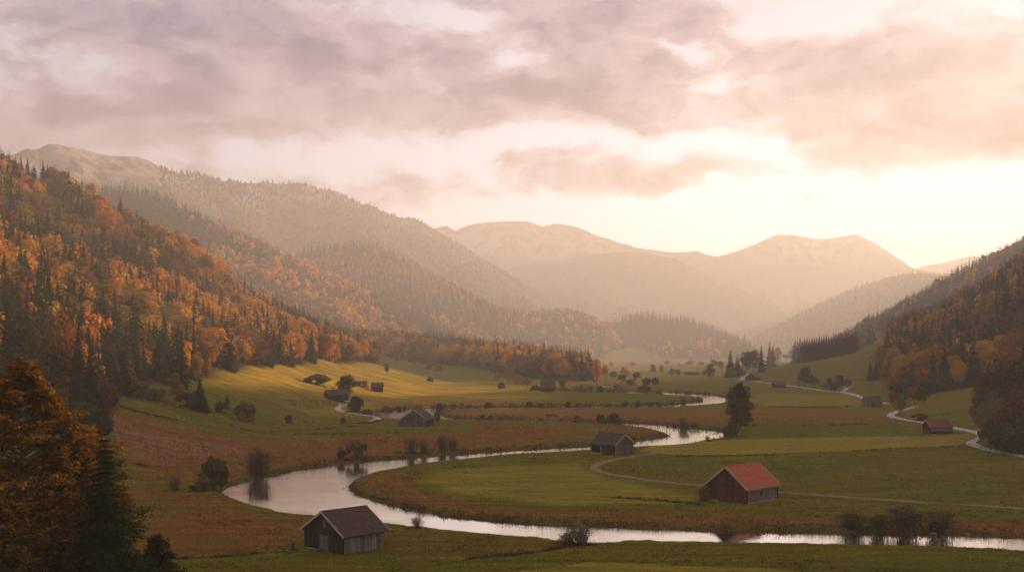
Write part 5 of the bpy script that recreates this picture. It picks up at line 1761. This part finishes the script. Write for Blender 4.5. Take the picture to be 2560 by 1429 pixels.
hh = np.where(north, 1.05 + 0.85 * np.clip(pat, -0.5, 1), 0.32) * rgx.uniform(0.6, 1.3, len(bx_)) * np.clip(kd, 0.8, 1.7)
hh = np.where(hedgeD, rgx.uniform(1.0, 2.3, len(bx_)), hh)
colb = np.where(rgx.uniform(size=(len(bx_), 1)) < 0.45, np.array([[0.030, 0.032, 0.011]]), np.array([[0.062, 0.046, 0.015]]))
colb = np.where(hedgeD[:, None], np.array([[0.045, 0.045, 0.018]]), colb)
# ragged growth round the foot of the shrubs
SK = np.array(SKIRT)
SK = SK[np.argsort(SK[:, 1])]
sq = np.repeat(SK, 16, 0)
ang, rad = rgx.uniform(0, 6.28, len(sq)), rgx.uniform(0.15, 0.85, len(sq))
sx_, sy_ = sq[:, 0] + np.cos(ang) * rad * sq[:, 2], sq[:, 1] + np.sin(ang) * rad * sq[:, 2] * 0.8
okk = bil(GSD, sx_, sy_) > 0.1
sx_, sy_, sq, rad = sx_[okk], sy_[okk], sq[okk], rad[okk]
bx_, by_ = np.concatenate([bx_, sx_]), np.concatenate([by_, sy_])
hh = np.concatenate([hh, sq[:, 3] * rgx.uniform(0.10, 0.34, len(sq)) * (1.1 - rad * 0.8)])
colb = np.concatenate([colb, np.where(rgx.uniform(size=(len(sq), 1)) < 0.5, np.array([[0.06, 0.055, 0.018]]), np.array([[0.11, 0.080, 0.024]]))])
# weeds along the ditches
dq = np.concatenate([np.repeat(P[:-1], 14, 0) + np.repeat(P[1:] - P[:-1], 14, 0) * rgx.uniform(0, 1, (14 * (len(P) - 1), 1)) for P in DITCHES])
dq = dq + rgx.normal(0, 0.5, dq.shape)
dq = dq[(fbm(dq[:, 0], dq[:, 1], 9, 3, 211) > -0.05) & (bil(GSD, dq[:, 0], dq[:, 1]) > 1.5)]
bx_, by_ = np.concatenate([bx_, dq[:, 0]]), np.concatenate([by_, dq[:, 1]])
hh = np.concatenate([hh, rgx.uniform(0.18, 0.6, len(dq))])
colb = np.concatenate([colb, np.repeat([[0.055, 0.046, 0.014]], len(dq), 0)])
kd = np.clip(by_ / 250, 0.6, 2.6)
V, Fq, T = clumps(np.stack([bx_, by_, gz(bx_, by_) - 0.1], 1), hh, np.clip(hh * 1.1, 0.3, 2.2), 12, np.clip(0.30 * kd, 0.16, 0.8), colb, rgx)
o = mesh_np('bank_undergrowth', V, Fq, [LEAF], tint=T)
tag(o, 'dark weeds and brush along the river banks', kind='stuff')
print('bank clumps', len(bx_))


def blades(x, y, h, w, col, n, rng):
    m = len(x)
    xx, yy = np.repeat(x, n), np.repeat(y, n)
    hv = np.repeat(h, n) * rng.uniform(0.6, 1.25, m * n)
    wv = np.repeat(w, n)
    xx = xx + rng.normal(0, 1, m * n) * wv * 0.8
    yy = yy + rng.normal(0, 1, m * n) * wv * 0.8
    zz = gz(xx, yy)
    a = rng.uniform(0, 6.28, m * n)
    lx_, ly_ = rng.normal(0, 0.35, m * n) * hv, rng.normal(0, 0.35, m * n) * hv
    ca, sa = np.cos(a) * wv * 0.5, np.sin(a) * wv * 0.5
    V = np.stack([np.stack([xx - ca, yy - sa, zz - 0.03], 1), np.stack([xx + ca, yy + sa, zz - 0.03], 1), np.stack([xx + lx_, yy + ly_, zz + hv], 1)], 1).reshape(-1, 3)
    T = np.repeat(np.repeat(col, n, 0) * rng.uniform(0.75, 1.25, (m * n, 1)), 3, 0)
    return V, np.arange(len(V)).reshape(-1, 3), T


N0 = 150000
gx_ = rgx.uniform(-1, 1, N0)
gy_ = 1 / rgx.uniform(1 / 420, 1 / 118, N0)
gx_ = gx_ * 0.47 * gy_
ok = (bil(GSD, gx_, gy_) > 0.3) & (bil(WOOD, gx_, gy_) < 0.3)
gx_, gy_ = gx_[ok], gy_[ok]
br, lt, gd = bil(BROWN, gx_, gy_)[:, None], bil(LIGHT, gx_, gy_)[:, None], bil(GOLD, gx_, gy_)[:, None]
pt = fbm(gx_, gy_, 7, 3, 181)
cg = np.array([[0.155, 0.148, 0.017]]) * (1 - lt) + np.array([[0.31, 0.255, 0.034]]) * lt
cg = cg * (1 - br) + np.array([[0.270, 0.125, 0.034]]) * br
cg = cg * np.where(pt[:, None] > 0.35, 0.7, 1.05)
V, Fq, T = blades(gx_, gy_, rgx.uniform(0.10, 0.24, len(gx_)) * (1 + 0.9 * br[:, 0]) * (1 - 0.45 * lt[:, 0]) * np.clip(gy_ / 230, 0.8, 1.4), 0.10 * np.clip(gy_ / 160, 0.8, 2.2), cg, 3, rgx)
o = mesh_np('grass', V, Fq, [LEAF], tint=T)
tag(o, 'short meadow grass on the valley floor', kind='stuff')
# darker tussocks
N0 = 5200
tx = rgx.uniform(-1, 1, N0)
ty = 1 / rgx.uniform(1 / 480, 1 / 120, N0)
tx = tx * 0.47 * ty
ok = (bil(GSD, tx, ty) > 1.0) & (bil(WOOD, tx, ty) < 0.3) & (bil(LIGHT, tx, ty) < 0.3) & (fbm(tx, ty, 30, 3, 191) > -0.1)
tx, ty = tx[ok], ty[ok]
V, Fq, T = clumps(np.stack([tx, ty, gz(tx, ty) - 0.04], 1), rgx.uniform(0.08, 0.24, len(tx)), rgx.uniform(0.25, 0.8, len(tx)), 9, np.full(len(tx), 0.22), np.where(bil(BROWN, tx, ty)[:, None] > 0.4, np.array([[0.12, 0.065, 0.02]]), np.array([[0.048, 0.056, 0.012]])), rgx)
o = mesh_np('tussocks', V, Fq, [LEAF], tint=T)
tag(o, 'dark tussocks scattered over the meadow', kind='stuff')
